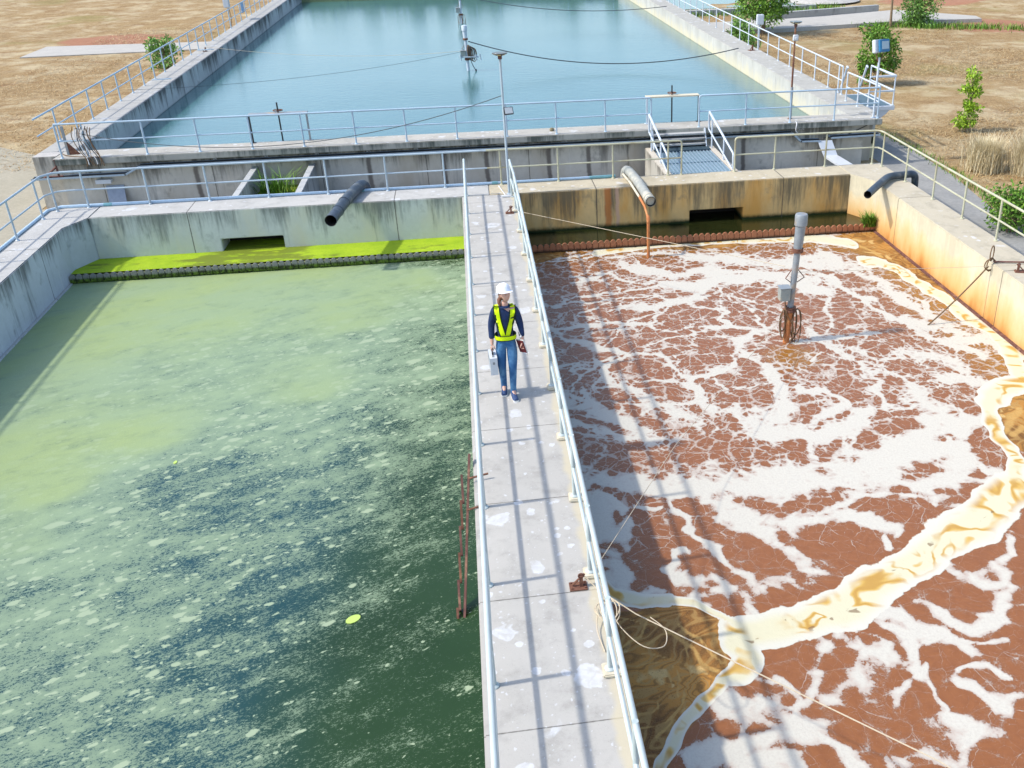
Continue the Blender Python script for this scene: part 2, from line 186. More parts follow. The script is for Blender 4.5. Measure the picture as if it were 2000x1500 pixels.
FOAM=[[[0.88,-1.95,0.046,0.102],[1.27,-1.68,0.047,0.103],[1.72,-1.61,0.047,0.103],[2.47,-1.4,0.047,0.104],[3.2,-1.18,0.048,0.106],[4.09,-1.14,0.048,0.106],[5.16,-1.19,0.048,0.106],[6.21,-1.35,0.048,0.106],[7.53,-1.5,0.048,0.106]],[[0.94,-1.96,0.033,0.073],[1.54,-1.98,0.033,0.073],[2.32,-1.73,0.033,0.074],[2.92,-1.85,0.033,0.073],[3.47,-1.66,0.034,0.074],[4.18,-1.8,0.034,0.074],[4.76,-2.21,0.033,0.073],[5.52,-1.96,0.034,0.074],[5.99,-2.15,0.033,0.074]],[[1.62,-2.85,0.058,0.127],[1.91,-3.18,0.057,0.125],[2.2,-2.97,0.058,0.127],[2.65,-2.77,0.058,0.128],[2.85,-3.19,0.057,0.126],[3.24,-3.62,0.056,0.124],[3.65,-3.52,0.057,0.125]],[[3.01,-2.17,0.092,0.203],[3.28,-2.61,0.091,0.2],[3.49,-2.94,0.09,0.198],[4.01,-3.32,0.089,0.196],[4.69,-3.27,0.089,0.197],[5.35,-3.3,0.09,0.197],[5.99,-3.43,0.089,0.197],[6.84,-3.69,0.089,0.195]],[[3.89,-3.93,0.124,0.273],[4.47,-4.21,0.123,0.271],[5.02,-3.97,0.125,0.274],[5.58,-3.72,0.126,0.277],[6.07,-3.72,0.126,0.278],[6.65,-4.29,0.124,0.273]],[[3.51,-1.45,0.048,0.105],[3.46,-2.36,0.046,0.101],[3.59,-2.96,0.045,0.099]],[[5.63,-2.19,0.117,0.257],[6.19,-2.7,0.115,0.253],[7.01,-3.15,0.113,0.249]],[[1.72,-3.41,0.044,0.097],[2.25,-3.07,0.045,0.098],[2.61,-3.94,0.043,0.095],[3.24,-3.97,0.043,0.095]],[[1.21,-4.74,0.036,0.078],[1.64,-4.17,0.037,0.08],[2.21,-4.11,0.037,0.081],[2.73,-3.96,0.037,0.081],[3.24,-3.97,0.037,0.082],[3.89,-3.93,0.037,0.082]],[[1.27,-4.75,0.024,0.052],[1.72,-4.52,0.024,0.053],[2.16,-4.44,0.024,0.053],[2.86,-4.33,0.024,0.054],[3.41,-4.43,0.024,0.053]],[[3.66,-5.05,0.059,0.13],[4.18,-4.83,0.06,0.132],[4.59,-4.41,0.061,0.134],[4.98,-4.14,0.062,0.136]],[[3.1,-5.79,0.034,0.076],[3.37,-5.47,0.035,0.077],[3.62,-5.12,0.035,0.078],[3.99,-4.96,0.036,0.079],[4.37,-5.35,0.035,0.078],[4.68,-5.72,0.035,0.077],[4.72,-6.25,0.034,0.075],[4.73,-6.54,0.034,0.074]],[[4.98,-4.4,0.031,0.067],[4.78,-5.43,0.029,0.065],[4.64,-6.09,0.029,0.063],[4.7,-6.54,0.028,0.062]],[[5.12,-4.85,0.042,0.093],[5.22,-5.51,0.041,0.09],[5.31,-6.07,0.04,0.088],[5.33,-6.3,0.04,0.087],[5.39,-6.81,0.039,0.086],[5.53,-7.12,0.038,0.084]],[[0.88,-6.02,0.045,0.099],[1.57,-6.01,0.045,0.099],[2.31,-5.94,0.045,0.1],[3.0,-5.85,0.046,0.101],[3.22,-6.25,0.045,0.099],[3.54,-6.53,0.045,0.098],[4.21,-6.66,0.044,0.098],[4.7,-6.54,0.045,0.099],[5.11,-6.54,0.045,0.099],[5.3,-6.93,0.044,0.097]],[[0.94,-4.69,0.077,0.17],[1.08,-4.87,0.077,0.169],[1.34,-4.61,0.078,0.171]],[[0.92,-5.89,0.073,0.162],[1.1,-6.48,0.072,0.158],[1.6,-6.98,0.07,0.155],[2.13,-7.14,0.07,0.154],[2.21,-7.48,0.069,0.152]],[[5.39,-6.6,0.095,0.21],[5.07,-7.1,0.093,0.205],[4.7,-7.3,0.092,0.203],[4.52,-7.66,0.09,0.199],[4.59,-7.93,0.089,0.197],[4.7,-8.2,0.088,0.194],[4.78,-8.7,0.086,0.19],[4.86,-9.12,0.085,0.182],[4.82,-9.61,0.083,0.173],[4.8,-9.92,0.081,0.168]],[[4.47,-7.65,0.043,0.094],[4.18,-8.1,0.042,0.092],[3.87,-8.41,0.041,0.09],[3.48,-8.57,0.041,0.089],[3.27,-8.59,0.04,0.089],[3.05,-8.07,0.041,0.091],[2.85,-7.73,0.042,0.093],[2.51,-7.47,0.042,0.093],[2.18,-7.54,0.042,0.093],[1.96,-7.87,0.042,0.091],[1.85,-8.27,0.041,0.09],[1.64,-8.68,0.04,0.087]],[[3.27,-8.59,0.086,0.189],[3.24,-9.04,0.084,0.181],[3.28,-9.43,0.083,0.175],[3.3,-9.8,0.081,0.168],[3.62,-10.11,0.08,0.163],[4.06,-10.3,0.079,0.161],[4.46,-10.22,0.08,0.162],[4.8,-9.92,0.081,0.168]],[[4.06,-10.3,0.14,0.283],[4.13,-10.74,0.137,0.27],[4.11,-10.98,0.135,0.263]],[[2.25,-4.94,0.024,0.052],[2.31,-5.11,0.024,0.052],[2.81,-4.65,0.024,0.053],[3.34,-4.5,0.024,0.053]],[[1.67,-5.22,0.029,0.064],[2.12,-4.76,0.03,0.066],[2.32,-4.63,0.03,0.066]],[[2.42,-5.96,0.023,0.05],[2.77,-5.65,0.023,0.051],[3.16,-5.43,0.023,0.051],[3.49,-5.33,0.023,0.052]],[[1.68,-7.63,0.037,0.081],[1.46,-8.07,0.036,0.079],[1.16,-8.82,0.035,0.075],[1.27,-9.16,0.034,0.073],[1.5,-8.94,0.034,0.074]],[[0.9,-7.61,0.037,0.081],[1.24,-7.42,0.037,0.081],[1.22,-7.85,0.036,0.08],[1.59,-7.86,0.036,0.08],[2.02,-7.51,0.037,0.081]],[[0.86,-8.87,0.074,0.16],[1.11,-8.81,0.074,0.161],[1.34,-9.44,0.072,0.152],[1.61,-9.94,0.07,0.144],[1.86,-10.47,0.068,0.137],[2.21,-10.63,0.068,0.135]],[[1.65,-8.63,0.03,0.066],[2.04,-8.76,0.03,0.065],[2.14,-9.05,0.029,0.063],[2.34,-9.36,0.029,0.062],[2.62,-9.62,0.029,0.06],[3.0,-9.59,0.029,0.06],[3.35,-9.6,0.029,0.061]],[[2.06,-9.83,0.024,0.049],[2.4,-9.58,0.024,0.05],[2.75,-9.59,0.024,0.05]],[[3.53,-8.7,0.03,0.066],[4.07,-8.33,0.031,0.068],[4.44,-7.77,0.032,0.07]],[[3.84,-8.64,0.035,0.078],[3.78,-8.97,0.035,0.076],[3.87,-9.32,0.034,0.073]],[[3.96,-9.28,0.015,0.031],[4.34,-9.3,0.015,0.031],[4.72,-9.26,0.015,0.032]],[[1.66,-5.29,0.023,0.051],[1.8,-5.84,0.023,0.05],[2.13,-5.97,0.023,0.05],[2.42,-5.96,0.023,0.05]],[[1.94,-6.91,0.024,0.054],[2.32,-6.64,0.025,0.054],[2.47,-6.04,0.025,0.056]],[[2.76,-7.2,0.022,0.047],[3.12,-7.07,0.022,0.048],[3.3,-6.83,0.022,0.048],[3.88,-6.8,0.022,0.048],[4.6,-7.15,0.022,0.048]],[[3.14,-7.65,0.021,0.046],[3.25,-8.17,0.021,0.045],[3.35,-8.55,0.02,0.045]],[[1.98,-8.46,0.015,0.033],[2.41,-8.71,0.015,0.033],[2.93,-8.7,0.015,0.033],[3.25,-8.64,0.015,0.033]],[[3.47,-4.44,0.027,0.06],[3.69,-4.9,0.027,0.059]],[[5.23,-4.78,0.027,0.06],[5.69,-5.6,0.026,0.058],[6.11,-5.99,0.026,0.057]],[[6.35,-3.62,0.119,0.262],[7.15,-3.77,0.119,0.261],[7.74,-4.46,0.116,0.255],[7.83,-5.33,0.112,0.247],[8.16,-5.7,0.111,0.243]],[[6.59,-2.83,0.164,0.36],[7.44,-2.87,0.164,0.361],[8.18,-3.26,0.162,0.357],[8.74,-3.61,0.16,0.353]],[[8.51,-5.04,0.083,0.183],[8.95,-5.55,0.082,0.18],[9.19,-5.9,0.081,0.178],[9.24,-6.31,0.08,0.175],[9.1,-6.94,0.077,0.17],[8.81,-7.25,0.076,0.168],[8.5,-7.01,0.077,0.169]],[[7.7,-4.0,0.087,0.19],[7.86,-5.02,0.083,0.183],[7.9,-5.75,0.081,0.178],[8.01,-6.36,0.079,0.173],[8.26,-6.78,0.078,0.171],[8.39,-7.08,0.077,0.169]],[[8.43,-6.91,0.119,0.263],[8.46,-7.36,0.117,0.257],[8.69,-7.84,0.115,0.252],[9.15,-8.01,0.114,0.251],[9.57,-7.92,0.115,0.253]],[[8.58,-8.07,0.1,0.22],[8.97,-8.39,0.099,0.218],[9.18,-8.67,0.098,0.215]],[[5.71,-7.36,0.061,0.134],[6.12,-7.43,0.061,0.134],[6.65,-7.45,0.061,0.134],[7.15,-7.29,0.062,0.136],[7.57,-7.37,0.062,0.136]],[[6.6,-7.61,0.081,0.178],[6.89,-8.16,0.079,0.174],[7.04,-8.66,0.077,0.17],[7.03,-9.18,0.075,0.162],[7.2,-9.57,0.074,0.156]],[[6.47,-9.15,0.075,0.162],[6.98,-8.8,0.077,0.169]],[[7.23,-5.21,0.045,0.099],[7.04,-6.17,0.043,0.095],[6.6,-7.09,0.041,0.091]],[[4.83,-8.76,0.127,0.277],[4.87,-9.27,0.124,0.264],[4.94,-9.76,0.121,0.251],[4.95,-10.03,0.119,0.245],[4.62,-10.29,0.117,0.237],[4.32,-10.48,0.116,0.232]],[[5.26,-9.48,0.08,0.168],[5.61,-9.69,0.079,0.165],[5.67,-10.16,0.077,0.158],[5.33,-10.48,0.076,0.152],[4.97,-10.72,0.075,0.148]],[[4.8,-10.69,0.069,0.137],[4.67,-11.25,0.067,0.128],[4.58,-11.79,0.065,0.121]],[[4.25,-10.71,0.114,0.226],[4.29,-10.95,0.113,0.22]],[[6.57,-9.16,0.063,0.135],[6.66,-10.08,0.06,0.123],[6.79,-10.37,0.059,0.12],[7.21,-10.45,0.059,0.119]],[[7.82,-9.68,0.136,0.285],[8.19,-9.61,0.136,0.288],[8.56,-9.82,0.135,0.282],[8.79,-10.14,0.133,0.274],[8.63,-10.58,0.13,0.261]],[[7.59,-10.58,0.106,0.212],[7.2,-11.01,0.103,0.202],[6.77,-11.47,0.101,0.191],[6.38,-11.68,0.099,0.186],[5.96,-11.77,0.098,0.184]],[[8.63,-10.58,0.077,0.154],[7.95,-11.03,0.075,0.146],[7.32,-11.27,0.074,0.142],[6.83,-11.53,0.072,0.137]],[[3.73,-12.45,0.155,0.277],[4.18,-12.33,0.157,0.282],[4.67,-12.37,0.157,0.282],[5.15,-12.36,0.158,0.284],[5.65,-12.09,0.161,0.294],[6.07,-11.84,0.163,0.304],[6.47,-11.81,0.164,0.306],[6.79,-11.64,0.166,0.313]],[[7.17,-11.6,0.067,0.126],[7.08,-12.14,0.065,0.119],[7.14,-12.72,0.063,0.111],[7.35,-12.91,0.062,0.108]],[[4.47,-13.24,0.03,0.051],[4.74,-12.92,0.03,0.053],[5.46,-12.95,0.031,0.053],[6.09,-13.39,0.03,0.051]],[[5.31,-11.14,0.028,0.054],[5.24,-11.58,0.027,0.052],[5.29,-11.91,0.027,0.05],[5.49,-11.29,0.028,0.054],[5.37,-11.15,0.028,0.054]],[[9.62,-7.13,0.14,0.308],[9.65,-7.76,0.136,0.299],[9.69,-8.52,0.132,0.289]],[[9.76,-4.63,0.116,0.256],[9.87,-5.3,0.113,0.249],[9.93,-6.04,0.11,0.242]],[[7.04,-8.66,0.032,0.071],[7.68,-8.62,0.032,0.071],[7.78,-9.02,0.032,0.069]],[[5.67,-8.55,0.026,0.057],[6.1,-8.01,0.026,0.058],[6.45,-8.39,0.026,0.057],[6.73,-8.75,0.026,0.056]],[[2.16,-12.24,0.171,0.308],[2.81,-12.24,0.172,0.31],[3.4,-12.47,0.17,0.304],[4.02,-12.58,0.17,0.301],[4.71,-12.47,0.172,0.307],[5.41,-12.41,0.173,0.311],[5.79,-12.3,0.175,0.316]],[[2.82,-12.18,0.107,0.193],[2.84,-12.76,0.103,0.18],[2.97,-13.22,0.1,0.17],[3.23,-13.52,0.099,0.164],[3.53,-13.73,0.098,0.161],[3.56,-14.4,0.093,0.147],[3.64,-14.68,0.092,0.142],[3.39,-14.9,0.09,0.137],[3.16,-14.94,0.09,0.136],[2.73,-15.08,0.089,0.133]],[[3.03,-13.23,0.118,0.2],[3.39,-13.4,0.117,0.197]],[[3.61,-13.49,0.07,0.117],[4.05,-13.46,0.07,0.118],[4.54,-13.39,0.071,0.119],[4.93,-13.62,0.07,0.117],[5.08,-13.85,0.069,0.113]],[[4.51,-13.23,0.03,0.051],[4.67,-12.87,0.031,0.053],[4.9,-12.85,0.031,0.053]],[[4.81,-13.91,0.034,0.056],[4.87,-14.36,0.033,0.053]],[[5.56,-12.44,0.076,0.135],[5.87,-12.91,0.074,0.128],[6.16,-13.36,0.072,0.122],[6.24,-13.65,0.071,0.118]],[[6.72,-12.53,0.044,0.079],[6.65,-12.82,0.043,0.076],[7.33,-13.06,0.043,0.075]],[[1.73,-14.39,0.065,0.102],[2.08,-14.45,0.065,0.101],[2.32,-14.63,0.064,0.099],[2.49,-15.07,0.062,0.093],[2.68,-15.43,0.061,0.089]],[[1.94,-14.73,0.048,0.073],[2.28,-14.79,0.048,0.073],[2.43,-14.98,0.047,0.071]],[[2.46,-13.68,0.051,0.085],[2.64,-14.15,0.05,0.08],[2.75,-14.61,0.048,0.075],[2.83,-14.93,0.047,0.072]],[[6.6,-14.37,0.073,0.116],[6.5,-14.83,0.071,0.109],[6.27,-15.15,0.07,0.104],[5.87,-15.13,0.069,0.104],[5.65,-14.86,0.071,0.108]],[[6.09,-15.38,0.089,0.132],[5.98,-15.69,0.087,0.126],[5.62,-15.95,0.086,0.121],[5.28,-15.96,0.085,0.12]],[[4.32,-15.56,0.102,0.148],[4.64,-15.7,0.102,0.146],[4.8,-15.95,0.1,0.14],[4.98,-16.14,0.099,0.137],[5.17,-16.5,0.096,0.13]],[[4.3,-15.87,0.085,0.12],[4.59,-16.07,0.084,0.117],[4.43,-16.4,0.082,0.111],[4.25,-16.71,0.08,0.105]],[[4.74,-16.2,0.034,0.047],[5.07,-16.23,0.034,0.047],[5.4,-16.36,0.034,0.047],[5.66,-16.33,0.034,0.047]],[[3.25,-15.83,0.069,0.098],[3.26,-16.09,0.068,0.095],[3.09,-16.31,0.067,0.091],[2.96,-16.62,0.065,0.087],[2.77,-16.81,0.064,0.084]],[[3.25,-15.83,0.03,0.042],[3.7,-16.02,0.029,0.041],[4.05,-16.16,0.029,0.041]],[[3.11,-16.81,0.101,0.133],[3.47,-16.64,0.103,0.137],[3.82,-16.57,0.104,0.139]],[[3.95,-16.46,0.033,0.045],[4.1,-16.2,0.034,0.047]],[[3.79,-17.08,0.032,0.041],[4.07,-16.88,0.032,0.042],[4.57,-16.57,0.033,0.045]],[[2.44,-16.3,0.033,0.045],[2.67,-16.5,0.033,0.044],[2.77,-16.81,0.032,0.042],[2.55,-16.9,0.032,0.041],[2.3,-16.6,0.032,0.043]],[[1.47,-17.39,0.129,0.161],[1.81,-17.39,0.13,0.161],[2.29,-17.3,0.131,0.165],[2.78,-17.21,0.133,0.168],[3.09,-17.02,0.136,0.174]],[[2.0,-16.65,0.138,0.183],[2.26,-16.76,0.137,0.18],[2.52,-16.99,0.135,0.174],[2.83,-17.07,0.135,0.173]],[[2.02,-17.6,0.107,0.13],[2.43,-17.58,0.107,0.131]],[[4.34,-17.37,0.089,0.112],[4.57,-17.49,0.088,0.11],[4.38,-17.67,0.087,0.106],[4.15,-17.85,0.085,0.102],[3.57,-17.86,0.085,0.101]],[[4.79,-16.94,0.056,0.072],[4.96,-17.2,0.055,0.069],[5.25,-17.12,0.055,0.071]],[[4.89,-16.86,0.033,0.043],[5.32,-16.77,0.033,0.044],[5.49,-16.93,0.033,0.043]],[[4.41,-16.68,0.028,0.038],[4.4,-17.03,0.027,0.035],[4.32,-17.36,0.027,0.033]],[[2.23,-12.82,0.042,0.073],[2.36,-13.36,0.041,0.068],[2.46,-13.68,0.04,0.066]],[[1.74,-14.35,0.033,0.051],[1.99,-13.98,0.033,0.054],[2.21,-13.88,0.034,0.055]],[[0.88,-9.06,0.134,0.288],[1.12,-9.53,0.131,0.275],[1.56,-9.91,0.129,0.265],[1.86,-10.3,0.127,0.255],[2.25,-10.75,0.124,0.244],[2.42,-10.92,0.123,0.24]],[[0.9,-9.98,0.058,0.119],[1.37,-10.4,0.057,0.114],[2.01,-10.8,0.056,0.11]],[[0.9,-11.46,0.107,0.202],[1.08,-11.74,0.106,0.196],[1.47,-12.01,0.104,0.191],[2.18,-12.14,0.104,0.189]],[[0.89,-11.7,0.127,0.236],[0.93,-12.26,0.123,0.221],[1.04,-12.57,0.121,0.213],[1.14,-12.88,0.119,0.206],[1.07,-13.21,0.116,0.197]],[[0.93,-13.38,0.057,0.096],[1.22,-13.4,0.057,0.096],[1.5,-13.12,0.059,0.1]],[[0.98,-13.71,0.094,0.154],[1.06,-14.07,0.092,0.147],[1.18,-14.47,0.089,0.139]],[[1.3,-9.51,0.06,0.125],[1.45,-9.06,0.061,0.131],[1.44,-8.62,0.062,0.137]],[[1.1,-12.36,0.045,0.08],[1.27,-12.54,0.044,0.079],[1.48,-12.87,0.044,0.076]],[[1.66,-12.79,0.024,0.042],[2.02,-12.93,0.024,0.041]],[[0.88,-14.01,0.073,0.118],[1.1,-14.41,0.072,0.112],[1.33,-14.68,0.071,0.108],[1.67,-14.82,0.07,0.107],[1.96,-14.95,0.07,0.105]],[[4.57,-2.05,0.225,0.496],[6.61,-2.76,0.221,0.487],[8.18,-3.5,0.217,0.477]],[[5.07,-3.77,0.282,0.621],[6.31,-3.77,0.284,0.625],[7.25,-4.69,0.275,0.605]],[[8.18,-2.77,0.248,0.545],[8.83,-5.63,0.223,0.49],[9.18,-7.41,0.207,0.455]],[[7.55,-8.36,0.177,0.389],[8.43,-8.76,0.174,0.384],[8.4,-9.86,0.166,0.345]],[[7.21,-9.85,0.219,0.456],[7.44,-11.23,0.205,0.395]],[[4.21,-10.82,0.111,0.218],[5.01,-11.14,0.11,0.212],[6.19,-10.45,0.115,0.23]],[[3.32,-2.55,0.147,0.323],[4.28,-3.44,0.143,0.314],[5.27,-2.93,0.146,0.321]],[[2.45,-5.0,0.111,0.244],[3.61,-4.92,0.112,0.246],[4.57,-4.8,0.113,0.248]],[[6.07,-6.82,0.125,0.276],[6.55,-7.93,0.12,0.263],[6.64,-9.32,0.112,0.24],[6.62,-10.34,0.107,0.216]],[[2.17,-9.32,0.091,0.193],[2.64,-9.79,0.089,0.185],[3.23,-10.46,0.086,0.173]],[[1.67,-7.49,0.079,0.174],[2.15,-8.9,0.074,0.161],[2.56,-9.78,0.071,0.148]],[[5.06,-15.53,0.103,0.15],[5.33,-15.97,0.1,0.141],[5.8,-15.86,0.102,0.144]],[[3.57,-16.04,0.086,0.12],[3.8,-16.43,0.084,0.113],[4.11,-16.31,0.085,0.115]],[[2.76,-16.91,0.08,0.103],[2.98,-17.32,0.077,0.097],[3.29,-17.73,0.075,0.09]],[[7.3,-12.07,0.114,0.21],[6.62,-12.73,0.109,0.193],[5.97,-13.05,0.107,0.184]],[[5.25,-11.69,0.148,0.276],[5.95,-12.14,0.145,0.264],[6.89,-11.99,0.147,0.271]]]
CREAM=[[[1.35,-14.83,0.037,0.056],[1.64,-14.85,0.037,0.056],[2.02,-14.99,0.036,0.055],[2.32,-15.3,0.036,0.053],[2.44,-15.54,0.035,0.051]],[[2.35,-15.67,0.144,0.207],[2.65,-15.65,0.145,0.208],[3.08,-15.54,0.147,0.213],[3.52,-15.42,0.149,0.217],[3.96,-15.34,0.15,0.221],[4.32,-15.15,0.153,0.228],[4.71,-14.88,0.156,0.238],[5.27,-14.61,0.16,0.248],[5.75,-14.22,0.164,0.262],[6.31,-14.02,0.167,0.271],[6.83,-13.64,0.172,0.286],[7.34,-13.29,0.176,0.3],[7.58,-13.17,0.178,0.305]],[[2.53,-15.78,0.059,0.084],[2.33,-16.03,0.058,0.081],[2.19,-16.18,0.057,0.079],[1.95,-16.45,0.056,0.076],[1.73,-16.66,0.055,0.073],[1.51,-16.9,0.054,0.07],[1.27,-17.16,0.053,0.067],[1.11,-17.38,0.052,0.064],[1.02,-17.64,0.05,0.061]],[[2.29,-15.81,0.108,0.153],[2.41,-16.05,0.107,0.148],[2.19,-16.29,0.104,0.142]],[[9.45,-9.99,0.104,0.216],[8.93,-10.13,0.103,0.212],[8.48,-10.49,0.101,0.204],[8.21,-10.82,0.099,0.196],[7.97,-11.39,0.096,0.184],[7.89,-11.84,0.094,0.175],[7.89,-12.23,0.092,0.167],[7.89,-12.5,0.09,0.162],[7.64,-12.86,0.088,0.155],[7.67,-13.11,0.087,0.15]],[[8.87,-3.28,0.122,0.268],[9.2,-3.34,0.122,0.268],[9.46,-3.76,0.12,0.264],[9.53,-4.58,0.116,0.256],[9.64,-5.26,0.113,0.249],[9.78,-6.01,0.11,0.242],[9.75,-6.88,0.106,0.233],[9.83,-7.62,0.103,0.226],[9.88,-8.23,0.1,0.22],[9.72,-9.0,0.097,0.211],[9.38,-9.69,0.093,0.196],[9.39,-9.98,0.092,0.191]],[[10.11,-6.47,0.144,0.317],[10.11,-7.23,0.14,0.307],[10.1,-8.11,0.134,0.296],[10.04,-8.75,0.13,0.287]],[[0.82,-14.21,0.062,0.098],[0.98,-14.59,0.06,0.093],[1.31,-14.82,0.059,0.09],[1.66,-14.87,0.059,0.09]],[[2.47,-1.4,0.054,0.119],[3.19,-1.23,0.055,0.12],[4.09,-1.17,0.055,0.121],[5.16,-1.19,0.055,0.121],[6.25,-1.19,0.055,0.122],[7.56,-1.4,0.055,0.122]],[[9.04,-1.91,0.115,0.254],[8.4,-1.37,0.117,0.258],[7.63,-1.18,0.118,0.259]]]
TAN=[[[1.19,-15.77,0.02,0.028],[1.31,-15.78,0.02,0.028],[1.46,-15.88,0.019,0.027],[1.6,-15.98,0.019,0.027],[1.74,-16.09,0.019,0.027]],[[0.91,-15.67,0.018,0.026],[1.1,-15.53,0.018,0.026],[1.25,-15.46,0.018,0.027],[1.33,-15.27,0.019,0.027],[1.38,-15.12,0.019,0.028],[1.5,-15.14,0.019,0.028]],[[1.07,-15.98,0.018,0.025],[1.28,-15.94,0.018,0.025],[1.46,-16.02,0.018,0.025],[1.58,-16.25,0.017,0.024],[1.56,-16.49,0.017,0.023],[1.43,-16.72,0.017,0.022],[1.23,-16.86,0.016,0.021],[0.95,-16.88,0.016,0.021]],[[1.22,-16.49,0.018,0.025],[1.21,-16.62,0.018,0.024],[1.08,-16.68,0.018,0.024],[0.87,-16.68,0.018,0.024]],[[0.94,-15.15,0.014,0.02],[1.12,-15.1,0.014,0.02],[1.24,-15.2,0.014,0.02],[1.33,-15.32,0.013,0.02]],[[1.55,-15.43,0.023,0.034],[1.68,-15.61,0.023,0.033],[1.72,-15.9,0.023,0.032],[1.73,-16.18,0.022,0.031]],[[1.27,-15.63,0.023,0.033],[1.47,-15.49,0.023,0.034],[1.64,-15.5,0.023,0.034]],[[1.61,-15.51,0.035,0.051],[1.8,-15.72,0.035,0.049],[1.91,-16.03,0.034,0.047],[2.0,-16.15,0.034,0.046]],[[1.7,-15.33,0.025,0.037],[1.91,-15.6,0.025,0.036],[2.06,-16.02,0.024,0.034]],[[1.38,-16.14,0.024,0.033],[1.49,-16.33,0.023,0.032],[1.48,-16.62,0.023,0.03],[1.3,-16.9,0.022,0.029],[1.12,-17.01,0.022,0.028]],[[8.76,-10.93,0.07,0.138],[8.4,-11.23,0.069,0.133],[7.95,-11.74,0.067,0.125]],[[8.51,-11.49,0.056,0.108],[8.14,-11.77,0.055,0.104]],[[8.3,-1.27,0.065,0.144],[9.0,-1.66,0.065,0.142],[9.42,-3.01,0.062,0.136]]]
SCUM=[[[0.87,-14.94],[1.24,-15.02],[1.5,-14.9],[1.95,-14.98],[2.31,-15.32],[2.28,-15.66],[2.16,-16.0],[2.23,-16.17],[1.92,-16.47],[1.68,-16.78],[1.43,-17.04],[1.22,-17.32],[1.02,-17.68],[0.79,-17.64],[0.83,-16.72]],[[9.36,-10.15],[8.78,-10.3],[8.43,-10.67],[8.01,-11.34],[7.95,-11.68],[7.89,-11.72],[7.88,-11.97],[8.15,-12.3]],[[8.26,-1.39],[10.09,-1.2],[10.06,-2.75],[10.05,-5.86],[9.98,-6.74],[9.87,-5.98],[9.54,-5.13],[9.23,-4.41],[9.13,-3.4],[8.8,-2.19]],[[0.92,-0.7],[1.68,-0.85],[1.71,-1.41],[1.14,-1.83],[0.88,-1.89]],[[4.3,-1.45],[5.99,-1.14],[6.75,-1.37],[6.15,-1.58],[4.8,-1.63]]]
ALGAE=[[-9.0,-5.48,1],[-6.53,-3.27,1],[-3.14,-3.92,0.98],[-1.45,-4.25,0.8],[-0.99,-1.7,0.7],[-1.01,-5.73,0.5],[-1.12,-8.3,0.45],[-1.88,-7.73,0.72],[-3.78,-7.59,0.95],[-6.14,-9.09,1],[-4.37,-9.59,0.75],[-5.02,-10.46,0.45],[-5.44,-10.98,0.42],[-4.49,-11.15,0.38],[-7.31,-10.49,0.95],[-7.19,-11.88,0.85],[-6.29,-11.39,0.75],[-5.32,-12.34,0.65],[-3.43,-10.43,0.6],[-2.6,-10.58,0.55],[-1.8,-10.06,0.5],[-1.12,-10.85,0.35],[-2.5,-11.8,0.42],[-1.35,-12.28,0.3],[-3.24,-11.94,0.42],[-3.89,-12.47,0.52],[-4.36,-13.55,0.47],[-4.58,-14.03,0.6],[-5.23,-13.91,0.6],[-6.22,-13.74,0.7],[-6.19,-14.68,0.62],[-5.88,-15.56,0.6],[-5.14,-15.29,0.6],[-4.44,-15.81,0.5],[-4.05,-15.06,0.42],[-3.6,-14.2,0.38],[-3.01,-13.79,0.38],[-2.38,-13.34,0.27],[-1.68,-13.47,0.2],[-1.12,-14.12,0.1],[-1.31,-15.54,0.1],[-2.25,-14.92,0.15],[-2.83,-15.27,0.24],[-3.01,-16.06,0.24],[-2.15,-16.21,0.13],[-1.29,-16.73,0.13],[-3.78,-16.3,0.42],[-4.83,-16.33,0.55],[-9.22,-1.49,1],[-5.73,-1.48,1],[-2.08,-2.2,0.97],[-8.43,-9.52,1],[-4.03,-14.22,0.3],[-4.14,-15.04,0.3],[-4.59,-14.22,0.62]]
